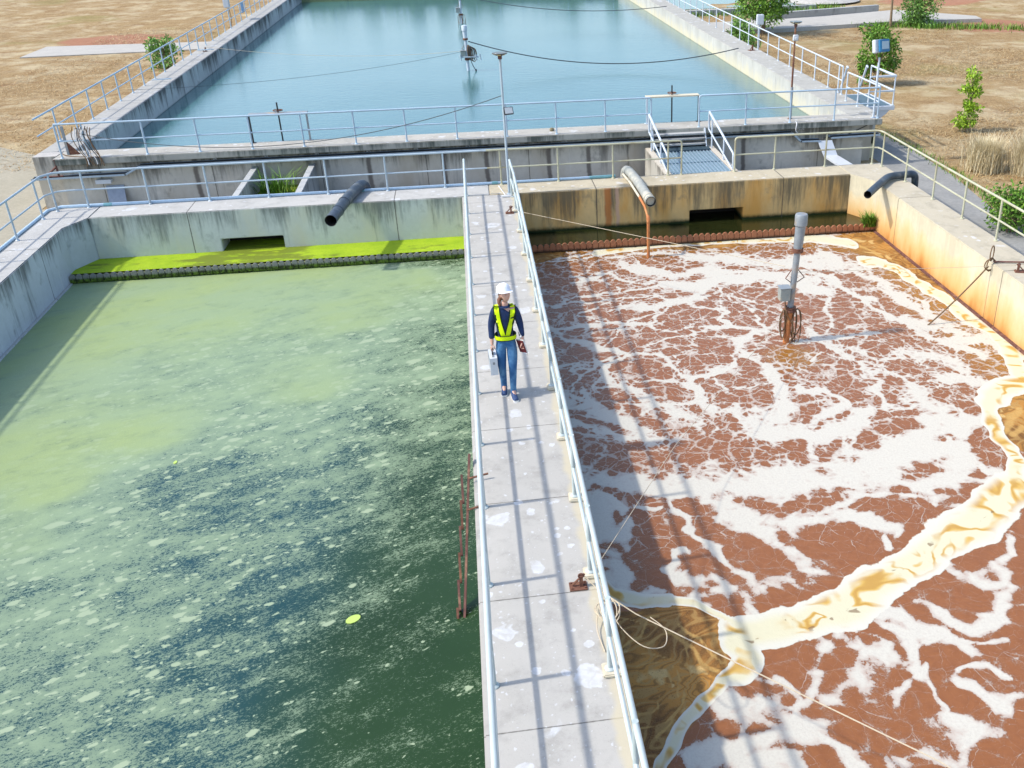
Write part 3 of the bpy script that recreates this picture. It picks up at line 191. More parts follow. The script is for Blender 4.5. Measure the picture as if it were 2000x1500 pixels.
# ---------------------------------------------------------------- materials
def concrete(name, base, topz=0., streak=.5, streak_col=(.05, .055, .05), splat=.5, low=None, lowz=(-1.3, -.4), tint=None,
             joint=None, topcol=None, reach=.9, stainx=None, moss=None, edge=None):
    g = G(name); P = g.pos(); X = g.xyz(); nz = g.xyz(g.n('ShaderNodeNewGeometry', out=3))[2]     # true normal
    top = g.ss(nz, .6, .8)
    n1 = g.noise(.55, det=6, ro=.6); n2 = g.noise(7, det=6, ro=.7); n3 = g.noise(60, det=3, ro=.7)
    c = g.mix(g.lin(n1, .3, .7), tuple(x * .86 for x in base), tuple(x * 1.1 for x in base))
    c = g.mix(g.lin(n2, .25, .75), g.mix(.55, c, tuple(x * .72 for x in base)), c)
    if tint: c = g.mix(g.ss(g.noise(.8, g.vs(P, (1, 1, .35)), 5, .6), .42, .68), c, tint)
    # walls: rain streaks that start under the top edge
    sv = g.vs(P, (2.6, 2.6, .5)); s1 = g.add(g.mul(g.noise(1., sv, 7, .7), .55), g.mul(g.noise(1., g.vs(P, (11, 11, .8)), 4, .6), .45))
    patch = g.ss(g.noise(.9, g.vs(P, (1, 1, .2)), 3, .5), .32, .62)
    depth = g.lin(X[2], topz - reach, topz, 0., 1.)
    st = g.ss(g.add(s1, g.add(g.mul(depth, .24), g.mul(g.sub(patch, .5), .22))), .60, .86)
    side = g.sub(1., top)
    c = g.mix(g.mul(g.mul(st, side), streak), c, streak_col)
    # blurred mould patches and pale lime runs
    c = g.mix(g.mul(g.mul(g.ss(g.noise(2.2, g.vs(P, (1, 1, .8)), 5, .65), .56, .72), side), streak * .55), c, tuple(x * 2 for x in streak_col))
    run = g.ss(g.noise(1., g.vs(P, (9, 9, .25)), 2, .4), .70, .76)
    c = g.mix(g.mul(g.mul(run, side), .35), c, (.62, .62, .58))
    if low:
        f = g.lin(g.add(X[2], g.mul(g.sub(g.noise(1.6, g.vs(P, (1, 1, .4)), 5, .6), .5), 1.1)), lowz[0], lowz[1], 1., 0.)
        for k, (lc, amt, ex) in enumerate(low):
            c = g.mix(g.mul(g.mul(g.M('POWER', g.M('MAXIMUM', f, 0.), ex), amt), side), c, lc)
    if stainx:
        for (sx, wd, scol, amt) in stainx:
            d = g.M('ABSOLUTE', g.sub(g.add(X[0], g.mul(g.sub(g.noise(3, g.vs(P, (0, 0, 1)), 3), .5), .12)), sx))
            c = g.mix(g.mul(g.mul(g.ss(d, wd, wd * .3), side), amt), c, scol)
    if moss:                               # growth along the water line
        f = g.mul(g.ss(g.add(X[2], g.mul(g.noise(9, det=5, ro=.7), .1)), moss[1], moss[0]), g.ss(X[2], moss[0] - .3, moss[0] - .2))
        c = g.mix(g.mul(f, side), c, moss[2])
    # tops: lime and bird splashes, small and large
    if splat:
        pw = g.warp(g.warp(P, 2.5, .35), 9, .20, 5); v1 = g.vor(2.6, pw); k1 = g.xyz(g.vor(2.6, pw, out=1))
        r1 = g.mul(g.M('POWER', k1[0], 3.2), .40)
        b1 = g.ss(g.sub(v1, r1), .03, -.07)
        pw2 = g.warp(P, 16, .07); v2 = g.vor(7., pw2); k2 = g.xyz(g.vor(7., pw2, out=1)); b2 = g.ss(g.sub(v2, g.mul(g.M('POWER', k2[0], 4.), .42)), .02, -.04)
        v3 = g.vor(26., pw2); k3 = g.xyz(g.vor(26., pw2, out=1)); b3 = g.mul(g.ss(g.sub(v3, g.mul(g.M('POWER', k3[0], 6.), .4)), .02, -.05), .8)
        sp = g.M('MAXIMUM', g.M('MAXIMUM', b1, b2), b3)
        area = g.ss(g.noise(.45, det=3), .62 - splat * .3, .72 - splat * .3, .25, 1.)
        sp = g.mul(g.mul(sp, area), g.lin(g.noise(14, det=4), .3, .75, .45, 1.))
        tc = g.mix(g.lin(n1, .3, .7), tuple(x * .94 for x in (topcol or base)), tuple(x * 1.07 for x in (topcol or base)))
        tc = g.mix(g.mul(g.ss(g.noise(2.4, det=8, ro=.72), .46, .7), .55), tc, tuple(x * .58 for x in (topcol or base)))
        tc = g.mix(g.mul(n3, .22), tc, tuple(x * .5 for x in base))
        tc = g.mix(g.mul(g.ss(g.vor(38., P), .16, .05), .5), tc, tuple(x * .35 for x in base))
        sp = g.mul(sp, g.ss(g.noise(5, pw, 6, .7), .3, .55, .25, 1.)); tc = g.mix(g.mul(sp, .68), tc, (.64, .67, .71))
        c = g.mix(top, c, tc)
    h = g.add(g.mul(n2, .6), g.mul(n3, .3))
    if joint:                              # (axis, spacing, offset, half width)
        ax, spc, off, hw = joint
        fr = g.M('FRACT', g.M('DIVIDE', g.add(X[ax], off), spc))
        dj = g.mul(g.M('ABSOLUTE', g.sub(fr, .5)), spc)
        jm = g.ss(g.add(dj, g.mul(g.noise(20), .012)), hw + .012, hw)
        c = g.mix(g.mul(jm, .75), c, (.06, .055, .045)); h = g.sub(h, g.mul(jm, 2.))
    if edge: c = g.mix(g.mul(g.mul(g.ss(g.add(X[0], g.mul(g.sub(g.noise(2.5, det=5), .5), .25)), edge, edge + .09), top), .75), c, (.50, .44, .30))
    return g.fin(c, g.lin(n2, .3, .7, .78, .95), bump=h, bs=.35, bd=.012, spec=.3)

LAV = (.40, .405, .41)
m_deck = concrete('deck_concrete', (.42, .39, .335), splat=1.5, streak=.5, joint=(1, 1.92, .62 + .96, .006), topcol=(.43, .415, .38), edge=.50)
m_wall_green = concrete('green_side_concrete', (.56, .59, .56), splat=1.3, streak=.75, streak_col=(.07, .085, .08), tint=(.56, .55, .44), joint=(0, 5.0, 2.4 + 2.5, .012),
                        moss=(-1.07, -.97, (.035, .05, .012)), topcol=(.43, .42, .39))
m_wall_left = concrete('shaded_side_concrete', (.50, .54, .58), splat=.45, streak=.8, streak_col=(.05, .055, .05), joint=(1, 5.2, 2.2 + 2.6, .012), topcol=(.43, .42, .39), reach=.55,
                       moss=(-1.26, -1.16, (.10, .10, .06)))
m_wall_brown = concrete('ochre_stained_concrete', (.68, .49, .22), splat=1.1, streak=.85, streak_col=(.09, .085, .06), tint=(.56, .31, .08), joint=(0, 5.05, -2.75 + 2.525, .014), reach=1.1,
                        moss=(-1.0, -.86, (.01, .022, .004)), topcol=(.46, .41, .30), stainx=[(3.05, .13, (.42, .14, .03), .8), (3.3, .07, (.5, .34, .25), .8)])
m_wall_right = concrete('rust_stained_concrete', (.60, .55, .40), splat=.55, streak=.22, streak_col=(.25, .22, .15), joint=(1, 5.2, 2.35 + 2.6, .012), topcol=(.46, .41, .31),
                        low=[((.72, .46, .11), .95, .7), ((.52, .16, .02), .95, 1.7), ((.16, .06, .02), .85, 5.)], lowz=(-1.5, -.38), moss=(-1.27, -1.17, (.07, .03, .012)))
m_far_front = concrete('far_front_concrete', (.58, .55, .48), topz=.3, splat=.8, streak=.75, streak_col=(.045, .045, .04), joint=(0, 3.0, .2, .01), tint=(.44, .39, .31), reach=.7, topcol=(.46, .44, .41),
                        stainx=[(x, .1, (.06, .045, .04), .75) for x in (-8.15, -3.35, -1.2, .05, 1.9, 3.1, 7.9)])
m_far_slab = concrete('far_slab_concrete', (.36, .36, .32), topz=.56, splat=1.3, streak=.9, streak_col=(.055, .07, .06), reach=.5, topcol=(.42, .40, .35))
m_far_left = concrete('mildewed_side_concrete', (.46, .49, .49), topz=.5, splat=.5, streak=.95, streak_col=(.05, .05, .05), joint=(1, 5, 0, .01), reach=.9, topcol=(.38, .37, .34), moss=(-.24, -.13, (.02, .03, .03)))
m_far_right = concrete('whitish_side_concrete', (.50, .50, .46), topz=.5, splat=1., streak=.3, streak_col=(.22, .22, .2), joint=(1, 5, 0, .01), reach=.7, topcol=(.38, .37, .33),
                       low=[((.62, .55, .33), .8, .8)], lowz=(-.5, .2), moss=(-.25, -.14, (.02, .03, .015)))
m_div = concrete('divider_concrete', (.42, .43, .42), streak=.6, splat=.4)
m_fitting = simple('galvanised_paint', (.46, .55, .62), .42, var=.06, sc=30, spec=.5)
m_rail_blue = simple('pale_blue_rail_paint', (.38, .46, .52), .38, var=.07, sc=5, spec=.5, dirt=(.30, .36, .40))
m_rail_deck = simple('weathered_pale_rail_paint', (.45, .51, .50), .4, var=.07, sc=4, spec=.5, dirt=(.37, .44, .43))
m_rail_cream = simple('cream_rail_paint', (.42, .42, .30), .45, var=.09, sc=5, spec=.4, dirt=(.34, .31, .2))
m_rail_far = simple('blue_grey_rail_paint', (.36, .47, .56), .4, var=.08, sc=4, spec=.5)
m_rail_white = simple('whitish_rail_paint', (.50, .56, .62), .4, var=.06, sc=5)
m_grate = simple('galvanised_grating', (.16, .24, .28), .5, metal=.1, var=.15, sc=12)
m_checker = simple('dark_step_plate', (.045, .075, .095), .5, metal=.2, var=.2, sc=20)
m_tray = simple('cable_tray_zinc', (.33, .42, .50), .4, metal=.35, var=.1, sc=10)
m_rust = simple('rusted_steel', (.15, .07, .048), .85, var=.35, sc=22, dirt=(.27, .14, .08), spec=.2, bump=.4)
m_rust_dark = simple('dark_oxide_steel', (.13, .06, .05), .75, var=.3, sc=14, dirt=(.27, .15, .1), spec=.25)
m_orange = simple('orange_stained_pipe', (.46, .17, .055), .7, var=.2, sc=12, dirt=(.5, .26, .1))
m_mast = simple('dull_grey_mast_steel', (.25, .28, .30), .5, var=.15, sc=7, dirt=(.40, .30, .20), metal=.2)
m_pvc_black = simple('black_ribbed_plastic', (.045, .06, .08), .42, var=.3, sc=9, dirt=(.13, .14, .14))
m_pvc_grey = simple('weathered_grey_plastic', (.30, .31, .28), .6, var=.2, sc=9, dirt=(.44, .42, .35))
m_pvc_blue = simple('pale_blue_plastic_pipe', (.42, .55, .66), .45, var=.08, sc=8)
m_pvc_teal = simple('teal_plastic_pipe', (.20, .42, .44), .45, var=.1, sc=8)
m_inside_shade = simple('painted_inside_shade', (.02, .015, .012), .9)  # near-black colour stands in for the shade inside slots and pipe bores
m_box_white = simple('white_enamel_box', (.56, .59, .62), .4, var=.04, sc=6)
m_box_grey = simple('grey_enamel_box', (.27, .30, .28), .5, var=.1, sc=8, dirt=(.42, .36, .26))
m_blue_lamp = simple('blue_enamel', (.03, .16, .32), .35, var=.1, sc=10)
m_black = simple('black_enamel', (.02, .02, .022), .4)
m_cable_dark = simple('dark_cable', (.03, .04, .05), .6)
m_cable_brown = simple('brown_cable', (.15, .09, .045), .75, var=.3, sc=20)
m_rope = simple('tan_rope', (.5, .42, .3), .8, var=.15, sc=60)
m_white_cable = simple('white_cable', (.7, .7, .7), .5)
def glass(name, col, rough=.12):
    g = G(name); return g.fin(col, rough, spec=.8)
m_lens = glass('floodlight_glass', (.42, .46, .48))
m_lens_dark = glass('lamp_reflector_glass', (.30, .40, .45))
m_solar = glass('solar_cell', (.05, .045, .03), .25)
m_led = glass('amber_led_window', (.75, .62, .28), .4)

# -------- waters
def brown_water():
    g = G('aerated_brown_sludge'); P = g.pos(); P = g.vs(P, (1, 1, 0))
    F = g.attr('foam'); C = g.attr('cream'); S = g.attr('scum'); A = g.attr('amber'); H = g.attr('halo'); L = g.attr('lace'); T = g.attr('tan')
    # liquid
    n = g.noise(1.1, det=6, ro=.6); n2 = g.noise(9., g.warp(P, 1.3, .7), 4, .6)
    liq = g.mix(g.ss(g.add(A, g.mul(g.sub(n, .5), .8)), .3, .8), (.27, .105, .038), (.30, .135, .022))
    liq = g.mix(g.mul(g.lin(n2, .3, .75), .5), liq, (.17, .06, .022))
    # ragged painted foam
    w1 = g.warp(g.warp(P, .9, .32, 2), 4.5, .10, 4)
    r1 = g.noise(1.7, w1, 8, .62); r2 = g.noise(6., g.warp(P, 2.2, .5, 3), 7, .68); r3 = g.noise(28., g.warp(P, 6, .12), 5, .72)
    rag = g.add(g.add(g.mul(g.sub(r1, .5), 1.5), g.mul(g.sub(r2, .5), 1.1)), g.mul(g.sub(r3, .5), .95))
    # cells between the boils: the foam gathers along their borders
    wv = g.warp(g.warp(P, .6, .7, 2), 3., .12, 3)
    e1 = g.vor(1.0, wv, 'DISTANCE_TO_EDGE'); e2 = g.vor(2.6, g.warp(wv, 7, .07), 'DISTANCE_TO_EDGE'); e3 = g.vor(7., g.warp(wv, 16, .04), 'DISTANCE_TO_EDGE')
    E1 = g.ss(e1, .22, 0.); E2 = g.ss(e2, .22, 0.); E3 = g.ss(e3, .26, 0.)
    ed = g.add(g.add(g.mul(E1, .21), g.mul(E2, .25)), g.mul(g.mul(E3, .30), L))
    rag = g.add(g.add(g.mul(g.sub(r1, .5), .55), g.mul(g.sub(r2, .5), .65)), g.mul(g.sub(r3, .5), .6))
    v = g.add(g.add(g.mul(F, .80), g.mul(H, .09)), g.add(ed, rag))
    f1 = g.ss(v, .555, .64)
    fk = g.mul(g.ss(g.noise(50., g.warp(P, 5, .3), 4, .8), .50, .62), g.ss(v, .36, .60))
    k2_ = g.mul(g.mul(g.lin(r2, .38, .62, .05, 1.35), L), .075); k3_ = g.mul(g.mul(g.mul(g.lin(r3, .38, .62, .2, 1.3), g.lin(r2, .42, .58, .0, 1.)), L), .13)
    web = g.M('MAXIMUM', g.mul(g.ss(e2, k2_, g.mul(k2_, .4)), .85), g.mul(g.ss(e3, k3_, g.mul(k3_, .3)), .7))
    foam = g.M('MAXIMUM', f1, g.M('MAXIMUM', g.mul(fk, .5), web))
    foam = g.mul(foam, g.sub(1., g.ss(g.sub(S, C), .25, .6)))
    fc = g.mix(g.ss(v, .60, .92), (.44, .36, .30), (.535, .51, .435))
    fc = g.mix(g.mul(g.ss(r3, .42, .66), .35), fc, (.40, .35, .30))
    c = g.mix(foam, liq, fc)
    # quiet scum with swirls
    sw = g.warp(g.warp(P, .55, 1.5, 1), 1.7, .5, 2)
    sr = g.noise(1.1, sw, 2, .5); sl = g.M('SINE', g.mul(sr, 75.)); big = g.noise(.7, g.warp(P, .5, .6), 3, .5)
    scc = g.mix(g.ss(big, .38, .62), (.17, .072, .016), (.45, .21, .04))
    scc = g.mix(g.mul(g.ss(sl, .35, .95), .7), scc, (.36, .22, .07)); scc = g.mix(g.mul(g.ss(sl, -.5, -.98), .5), scc, (.07, .035, .01))
    scc = g.mix(g.mul(g.ss(g.noise(2.3, sw, 2), .60, .66), .85), scc, (.55, .38, .15))
    scc = g.mix(g.mul(g.ss(g.vor(34., g.warp(P, 9, .08)), .30, .12), .5), scc, (.06, .032, .01))
    scc = g.mix(g.mul(g.ss(g.noise(70, det=3, ro=.8), .5, .62), .45), scc, (.34, .2, .07))
    scc = g.mix(g.mul(g.ss(g.add(T, g.mul(g.sub(g.noise(3.5, g.warp(P, 2, .4), 4), .5), 1.)), .45, .95), .8), scc, g.mix(g.noise(40, det=3), (.36, .20, .05), (.56, .36, .12)))
    sm = g.ss(g.add(S, g.mul(g.sub(r1, .5), .25)), .35, .5)
    c = g.mix(sm, c, scc)
    # cream scum ribbons with caramel swirls
    cwp = g.warp(g.warp(P, .7, 1.2, 1), 2.0, .5, 2); cr = g.noise(1.0, cwp, 2, .5); cs = g.M('SINE', g.mul(cr, 40.)); cmk = g.ss(g.noise(.9, g.warp(P, .8, .6), 3, .5), .38, .52)
    cc = g.mix(g.mul(g.ss(cs, .1, .9), cmk), (.57, .535, .37), (.52, .33, .08)); cc = g.mix(g.mul(g.mul(g.ss(cs, .8, 1.), cmk), .7), cc, (.40, .22, .05))
    cc = g.mix(g.mul(g.ss(g.noise(3.2, cwp, 3), .66, .70), .7), cc, (.16, .09, .04))
    cen = g.ss(C, .45, .95)
    cc = g.mix(cen, (.57, .55, .46), cc)
    cm = g.ss(g.add(C, g.mul(g.sub(g.noise(2.2, g.warp(P, 1.2, .5), 5, .55), .5), .8)), .32, .37)
    c = g.mix(cm, c, cc)
    h = g.add(g.add(g.mul(n2, .5), g.mul(r3, .3)), g.mul(g.M('MAXIMUM', foam, cm), .8))
    rough = g.lin(g.M('MAXIMUM', foam, g.M('MAXIMUM', cm, g.mul(sm, .9))), 0., 1., .28, .75)
    return g.fin(c, rough, bump=h, bs=.5, bd=.024, spec=.3)
def green_water():
    g = G('algae_covered_water'); P = g.vs(g.pos(), (1, 1, 0)); D = g.attr('algae')
    # patches are short dashes drawn out along one drift direction
    rot = g.n('ShaderNodeVectorRotate', rotation_type='Z_AXIS', _Vector=P, _Angle=R(-24))
    st = g.vs(rot, (.72, 1.3, 1))
    a = g.noise(1.5, g.warp(st, 1.2, .6), 6, .62); b = g.noise(5., g.warp(st, 3., .25), 6, .66); c_ = g.noise(24., g.warp(st, 10, .08), 4, .75); f_ = g.noise(62., g.warp(st, 20, .03), 3, .8)
    Dm = g.add(D, g.add(g.mul(g.sub(a, .5), 1.25), g.mul(g.sub(b, .5), .85)))
    fine = g.add(g.mul(c_, .55), g.mul(f_, .45))
    m1 = g.ss(g.sub(fine, g.lin(Dm, -.1, 1., .625, .33)), -.025, .04)
    wq = g.warp(g.warp(st, 4., .16), 15, .07, 4)
    def clump(sc, pw, mx, lo, hi):
        d = g.vor(sc, wq); k = g.xyz(g.vor(sc, wq, out=1)); r = g.mul(g.mul(g.M('POWER', k[0], pw), mx), g.ss(Dm, lo, hi)); return g.ss(g.sub(g.sub(d, r), g.mul(g.sub(f_, .5), .25)), .03, -.04)
    cl = g.M('MAXIMUM', clump(3.4, 4.5, .46, .0, .75), g.M('MAXIMUM', clump(5.5, 2.6, .46, -.05, .6), clump(13., 2.2, .44, -.2, .55)))
    m = g.M('MAXIMUM', g.mul(m1, g.lin(Dm, .1, .95, .38, 1.)), g.mul(cl, .95))
    X = g.xyz()
    yel = g.ss(g.noise(.35, g.warp(st, .5, 1.2), 5, .6), .35, .72)
    edge = g.ss(D, .72, 1.0)
    al = g.mix(g.mul(edge, g.lin(yel, 0, 1, .25, 1.)), (.24, .325, .20), (.28, .355, .13))
    al = g.mix(g.mul(g.ss(f_, .42, .62), .35), al, (.14, .20, .11))
    al = g.mix(g.mul(g.mul(cl, .75), g.ss(D, 1., .72, .12, 1.)), al, (.33, .40, .26))
    deep0 = g.mix(g.ss(g.noise(.5, det=3), .35, .65), (.013, .036, .006), (.017, .044, .010))
    deep = g.mix(g.mul(g.ss(X[0], -1.5, -3.5), g.ss(D, .1, .45)), deep0, (.010, .050, .055))  # teal of the reflected sky painted into the deep water colour
    col = g.mix(m, deep, al)
    h = g.add(g.mul(m, 1.), g.mul(g.noise(3.5, g.warp(P, 2, .3), 3), .15))
    return g.fin(col, g.lin(m, 0, 1, .16, .62), bump=h, bs=.22, bd=.01, spec=.38)
def far_water():
    g = G('teal_pond_water'); P = g.pos()
    r = g.add(g.mul(g.noise(2.6, g.vs(P, (1, 1.6, 1)), 4, .6), .8), g.mul(g.noise(9, g.warp(P, 2, .2), 3, .6), .3))
    c = g.mix(g.ss(g.noise(.2, det=3), .3, .7), (.045, .14, .145), (.06, .16, .165))
    return g.fin(c, .15, bump=r, bs=.30, bd=.03, spec=.75)
def bright_algae():
    g = G('bright_duckweed'); P = g.pos()
    n = g.noise(2.2, g.vs(P, (.5, 1.4, 1)), 6, .65); s = g.noise(34, det=4, ro=.7); X = g.xyz()
    c = g.mix(g.lin(g.add(g.mul(s, .5), g.mul(g.noise(1.6, det=6, ro=.7), .5)), .35, .62), (.19, .32, .01), (.35, .47, .02))
    # brown broken patch in front of the opening
    d = g.ss(g.M('ABSOLUTE', g.add(X[0], 6.0)), 2.4, .5)
    c = g.mix(g.mul(g.ss(g.add(n, g.mul(d, .2)), .565, .68), .85), c, (.13, .16, .02))
    return g.fin(c, .7, bump=s, bs=.3, bd=.01, spec=.2)
def dark_trough():
    g = G('dark_green_trough_water'); n = g.noise(1.5, det=4)
    c = g.mix(n, (.008, .011, .004), (.022, .026, .007))
    return g.fin(c, .09, bump=g.noise(6, det=2), bs=.04, bd=.01, spec=.6)
def ground_mat():
    g = G('dry_grass_ground'); P = g.pos(); X = g.xyz()
    st = g.warp(P, 1.5, .8); a = g.noise(.16, det=5, ro=.6); b = g.noise(1.3, st, 7, .68); c_ = g.noise(9., g.warp(g.vs(P, (1.5, .7, 1)), 2.5, .8), 6, .75)
    c = g.mix(g.lin(b, .3, .7), (.27, .16, .06), (.43, .30, .14))
    c = g.mix(g.lin(c_, .35, .68), g.mix(.55, c, (.14, .085, .04)), g.mix(.4, c, (.47, .38, .23)))
    c = g.mix(g.mul(g.ss(g.noise(.5, g.warp(P, .6, 1.5), 6, .7), .45, .65), .7), c, (.50, .42, .27)); c = g.mix(g.mul(g.ss(g.noise(.8, g.warp(P, 1.6, .8), 6, .7), .52, .68), .6), c, (.20, .11, .05)); c = g.mix(g.mul(g.ss(a, .55, .7), .4), c, (.22, .22, .07))
    soil = None
    for (x, y, r) in ((31.5, 33.5, 3.2), (34, 47.5, 3.6), (-21, 41, 3)):
        d = g.n('ShaderNodeVectorMath', out=1, operation='DISTANCE', _0=g.vs(P, (1, 1, 0)), _1=(x, y, 0))
        f = g.ss(g.add(d, g.mul(g.noise(.9, det=5), 2.)), r + 1.4, r + .6); soil = f if soil is None else g.M('MAXIMUM', soil, f)
    c = g.mix(g.mul(soil, .8), c, g.mix(g.noise(5, det=5), (.30, .12, .075), (.38, .19, .12)))
    return g.fin(c, .95, bump=g.add(b, c_), bs=.7, bd=.06, spec=.1)
def paving(name, c0, c1, sc=1.):
    g = G(name); n = g.noise(1.3 * sc, det=6, ro=.65); s = g.noise(11., g.vs(g.pos(), (1, 3, 1)), 5, .7)
    c = g.mix(g.lin(n, .3, .7), c0, c1); c = g.mix(g.mul(g.lin(s, .35, .65), .5), c, tuple(x * .6 for x in c0))
    return g.fin(c, .9, bump=s, bs=.3, bd=.02, spec=.2)
m_brown, m_green, m_far, m_duck, m_dark, m_ground = brown_water(), green_water(), far_water(), bright_algae(), dark_trough(), ground_mat()
m_apron = paving('grey_paving', (.24, .24, .23), (.34, .335, .31)); m_apron_l = paving('sandy_apron', (.34, .31, .23), (.42, .38, .29)); m_path = paving('pale_path', (.42, .40, .36), (.49, .47, .42))
def leafy(name, a, b, c):
    g = G(name); r = g.n('ShaderNodeNewGeometry', out=8); 
    col = g.ramp(r, [(0, a), (.5, b), (1, c)])
    return g.fin(col, .55, spec=.3)
m_leaf_dark = leafy('shrub_leaves', (.05, .12, .015), (.10, .22, .02), (.19, .35, .04))
m_leaf_lime = leafy('sapling_leaves', (.12, .22, .015), (.24, .40, .02), (.38, .55, .05))
m_leaf_bush = leafy('bush_leaves', (.08, .18, .03), (.15, .30, .06), (.24, .42, .09))
m_straw = leafy('straw_blades', (.26, .15, .05), (.42, .28, .12), (.56, .44, .24))
m_straw_tall = leafy('tall_golden_grass', (.46, .36, .19), (.60, .51, .31), (.68, .62, .44))
m_weed = leafy('weed_blades', (.04, .10, .01), (.10, .22, .02), (.2, .36, .04))
m_bark = simple('bark', (.22, .16, .1), .9, var=.3, sc=18)
# ---------------------------------------------------------------- the setting
GZ = -.95
def struct(name, mb, mat, **k): o = mb.build(name, mat, **k); o['kind'] = 'structure'; return o
def make_ground():
    xs = sorted(set([-400, -200, -100, -60, 60, 100, 200, 400] + list(np.arange(-45, 50, 1.0)) + [-11.6, -10.8, 10.8, 11.6]))
    ys = sorted(set([-200, -100, -50, 80, 120, 200, 500] + list(np.arange(-30, 70, 1.0)) + [-28.9, .9, 4.5, 53.]))
    def hole(x, y): return (abs(x) < 10.8 and -28.9 < y < .9) or (abs(x) < 11.6 and 4.5 < y < 53)
    vs = []; idx = {}
    def vid(i, j):
        if (i, j) not in idx:
            x, y = xs[i], ys[j]; d = max(0, min(1, (abs(x) - 14.6) / 4)) if y < 56 else 1
            z = GZ + d * (.22 * mnoise.noise((x * .12, y * .12, 1)) + .05 * mnoise.noise((x * .6, y * .6, 3))) * (0 if (abs(x) > 14 and 32 < y < 43) else 1)
            idx[i, j] = len(vs); vs.append((x, y, z))
        return idx[i, j]
    fs = []
    for i in range(len(xs) - 1):
        for j in range(len(ys) - 1):
            if hole((xs[i] + xs[i + 1]) / 2, (ys[j] + ys[j + 1]) / 2): continue
            fs.append((vid(i, j), vid(i + 1, j), vid(i + 1, j + 1), vid(i, j + 1)))
    m = MB(); m.add(vs, fs); struct('ground', m, m_ground, smooth=True)
make_ground()
def sheet(name, poly, z, mat, th=.0):
    m = MB()
    if th: m.prism(poly, 'z', z - th, z)
    else: m.add([(x, y, z) for x, y in poly], [tuple(range(len(poly)))])
    return struct(name, m, mat)
sheet('paving', [(10.9, -26), (13.25, -26), (13.3, -2), (13.95, 2.5), (14.1, 6), (13.95, 8.5), (12.4, 8.6), (12.4, 4.3), (11.75, 4.3), (10.9, 1.0)], GZ + .012, m_apron, .06)
m_end = concrete('mossy_end_concrete', (.20, .25, .13), topz=.5, streak=.5, splat=.3)
sheet('channel_floor', [(-11.75, 1.0), (10.9, 1.0), (11.75, 4.4), (-11.75, 4.4)], GZ + .006, m_apron)
sheet('apron', [(-17, -20), (-10.9, -20), (-10.9, 1.0), (-11.76, 1.1), (-11.76, 4.4), (-12.5, 4.4), (-12.5, 9), (-17, 13)], GZ + .010, m_apron_l)
sheet('path', [(12.4, 33.6), (18.5, 34.0), (26, 35.4), (31.6, 35.2), (31.9, 36.6), (28.4, 41), (22.5, 38.9), (19.4, 38.2), (12.4, 37.6)], GZ + .22, m_path, .4)
sheet('path', [(-24, 34.6), (-12.4, 35.6), (-12.4, 38.3), (-24, 38.6)], GZ + .05, m_path, .3)
sheet('pond_water', [(13, 46.6), (23.5, 46.8), (25, 55), (13, 56)], GZ + .03, m_far)
m_gravel = paving('spoil_heap_gravel', (.42, .40, .36), (.55, .53, .49), 3)
mb = MB(); mb.lathe([(3.2, 0), (2.3, .35), (1.2, .7), (.3, .85)], (26.2, 50.5, GZ), 22); struct('hill', mb, m_gravel)
# kerb of the path and low wall of the trench beyond it
def wallbox(name, poly, z0, z1, mat, label, cat='wall', bevel=.012, axis='z', holes=None, **k):
    m = MB(); m.prism(poly, axis, z0, z1); o = m.build(name, mat, bevel=bevel, **k); return tag(o, label, cat)
wallbox('kerb', [(18.0, 39.0), (27.6, 41.9), (27.5, 42.2), (17.9, 39.3)], GZ, GZ + .45, m_div, 'low concrete kerb running behind the pale path near the slender tree', 'kerb')
wallbox('trench_wall', [(13, 42.6), (24, 44.2), (24, 44.6), (13, 43.0)], GZ - .1, GZ + .35, m_div, 'low grey trench wall in the dry grass in front of the small pond', 'wall')

# water surfaces carry their own patterns as point attributes
def grid(name, x0, x1, y0, y1, z, step, mat, fields):
    nx = int(round((x1 - x0) / step)) + 1; ny = int(round((y1 - y0) / step)) + 1
    X, Y = np.meshgrid(np.linspace(x0, x1, nx), np.linspace(y0, y1, ny)); X = X.ravel(); Y = Y.ravel()
    me = bpy.data.meshes.new(name); me.vertices.add(nx * ny)
    co = np.stack([X, Y, np.full_like(X, z)], 1)
    me.vertices.foreach_set('co', co.ravel())
    i = np.arange(nx - 1)[None, :] + np.arange(ny - 1)[:, None] * nx; i = i.ravel()
    q = np.stack([i, i + 1, i + nx + 1, i + nx], 1).ravel()
    nf = len(i); me.loops.add(nf * 4); me.loops.foreach_set('vertex_index', q)
    me.polygons.add(nf); me.polygons.foreach_set('loop_start', np.arange(nf) * 4); me.polygons.foreach_set('loop_total', np.full(nf, 4))
    me.update(calc_edges=True)
    me.polygons.foreach_set('use_smooth', [True] * nf)
    for k, v in fields(X, Y).items():
        a = me.attributes.new(k, 'FLOAT', 'POINT'); a.data.foreach_set('value', np.asarray(v, dtype=np.float32))
    me.materials.append(mat); o = bpy.data.objects.new(name, me); COL.objects.link(o); o['kind'] = 'structure'; return o
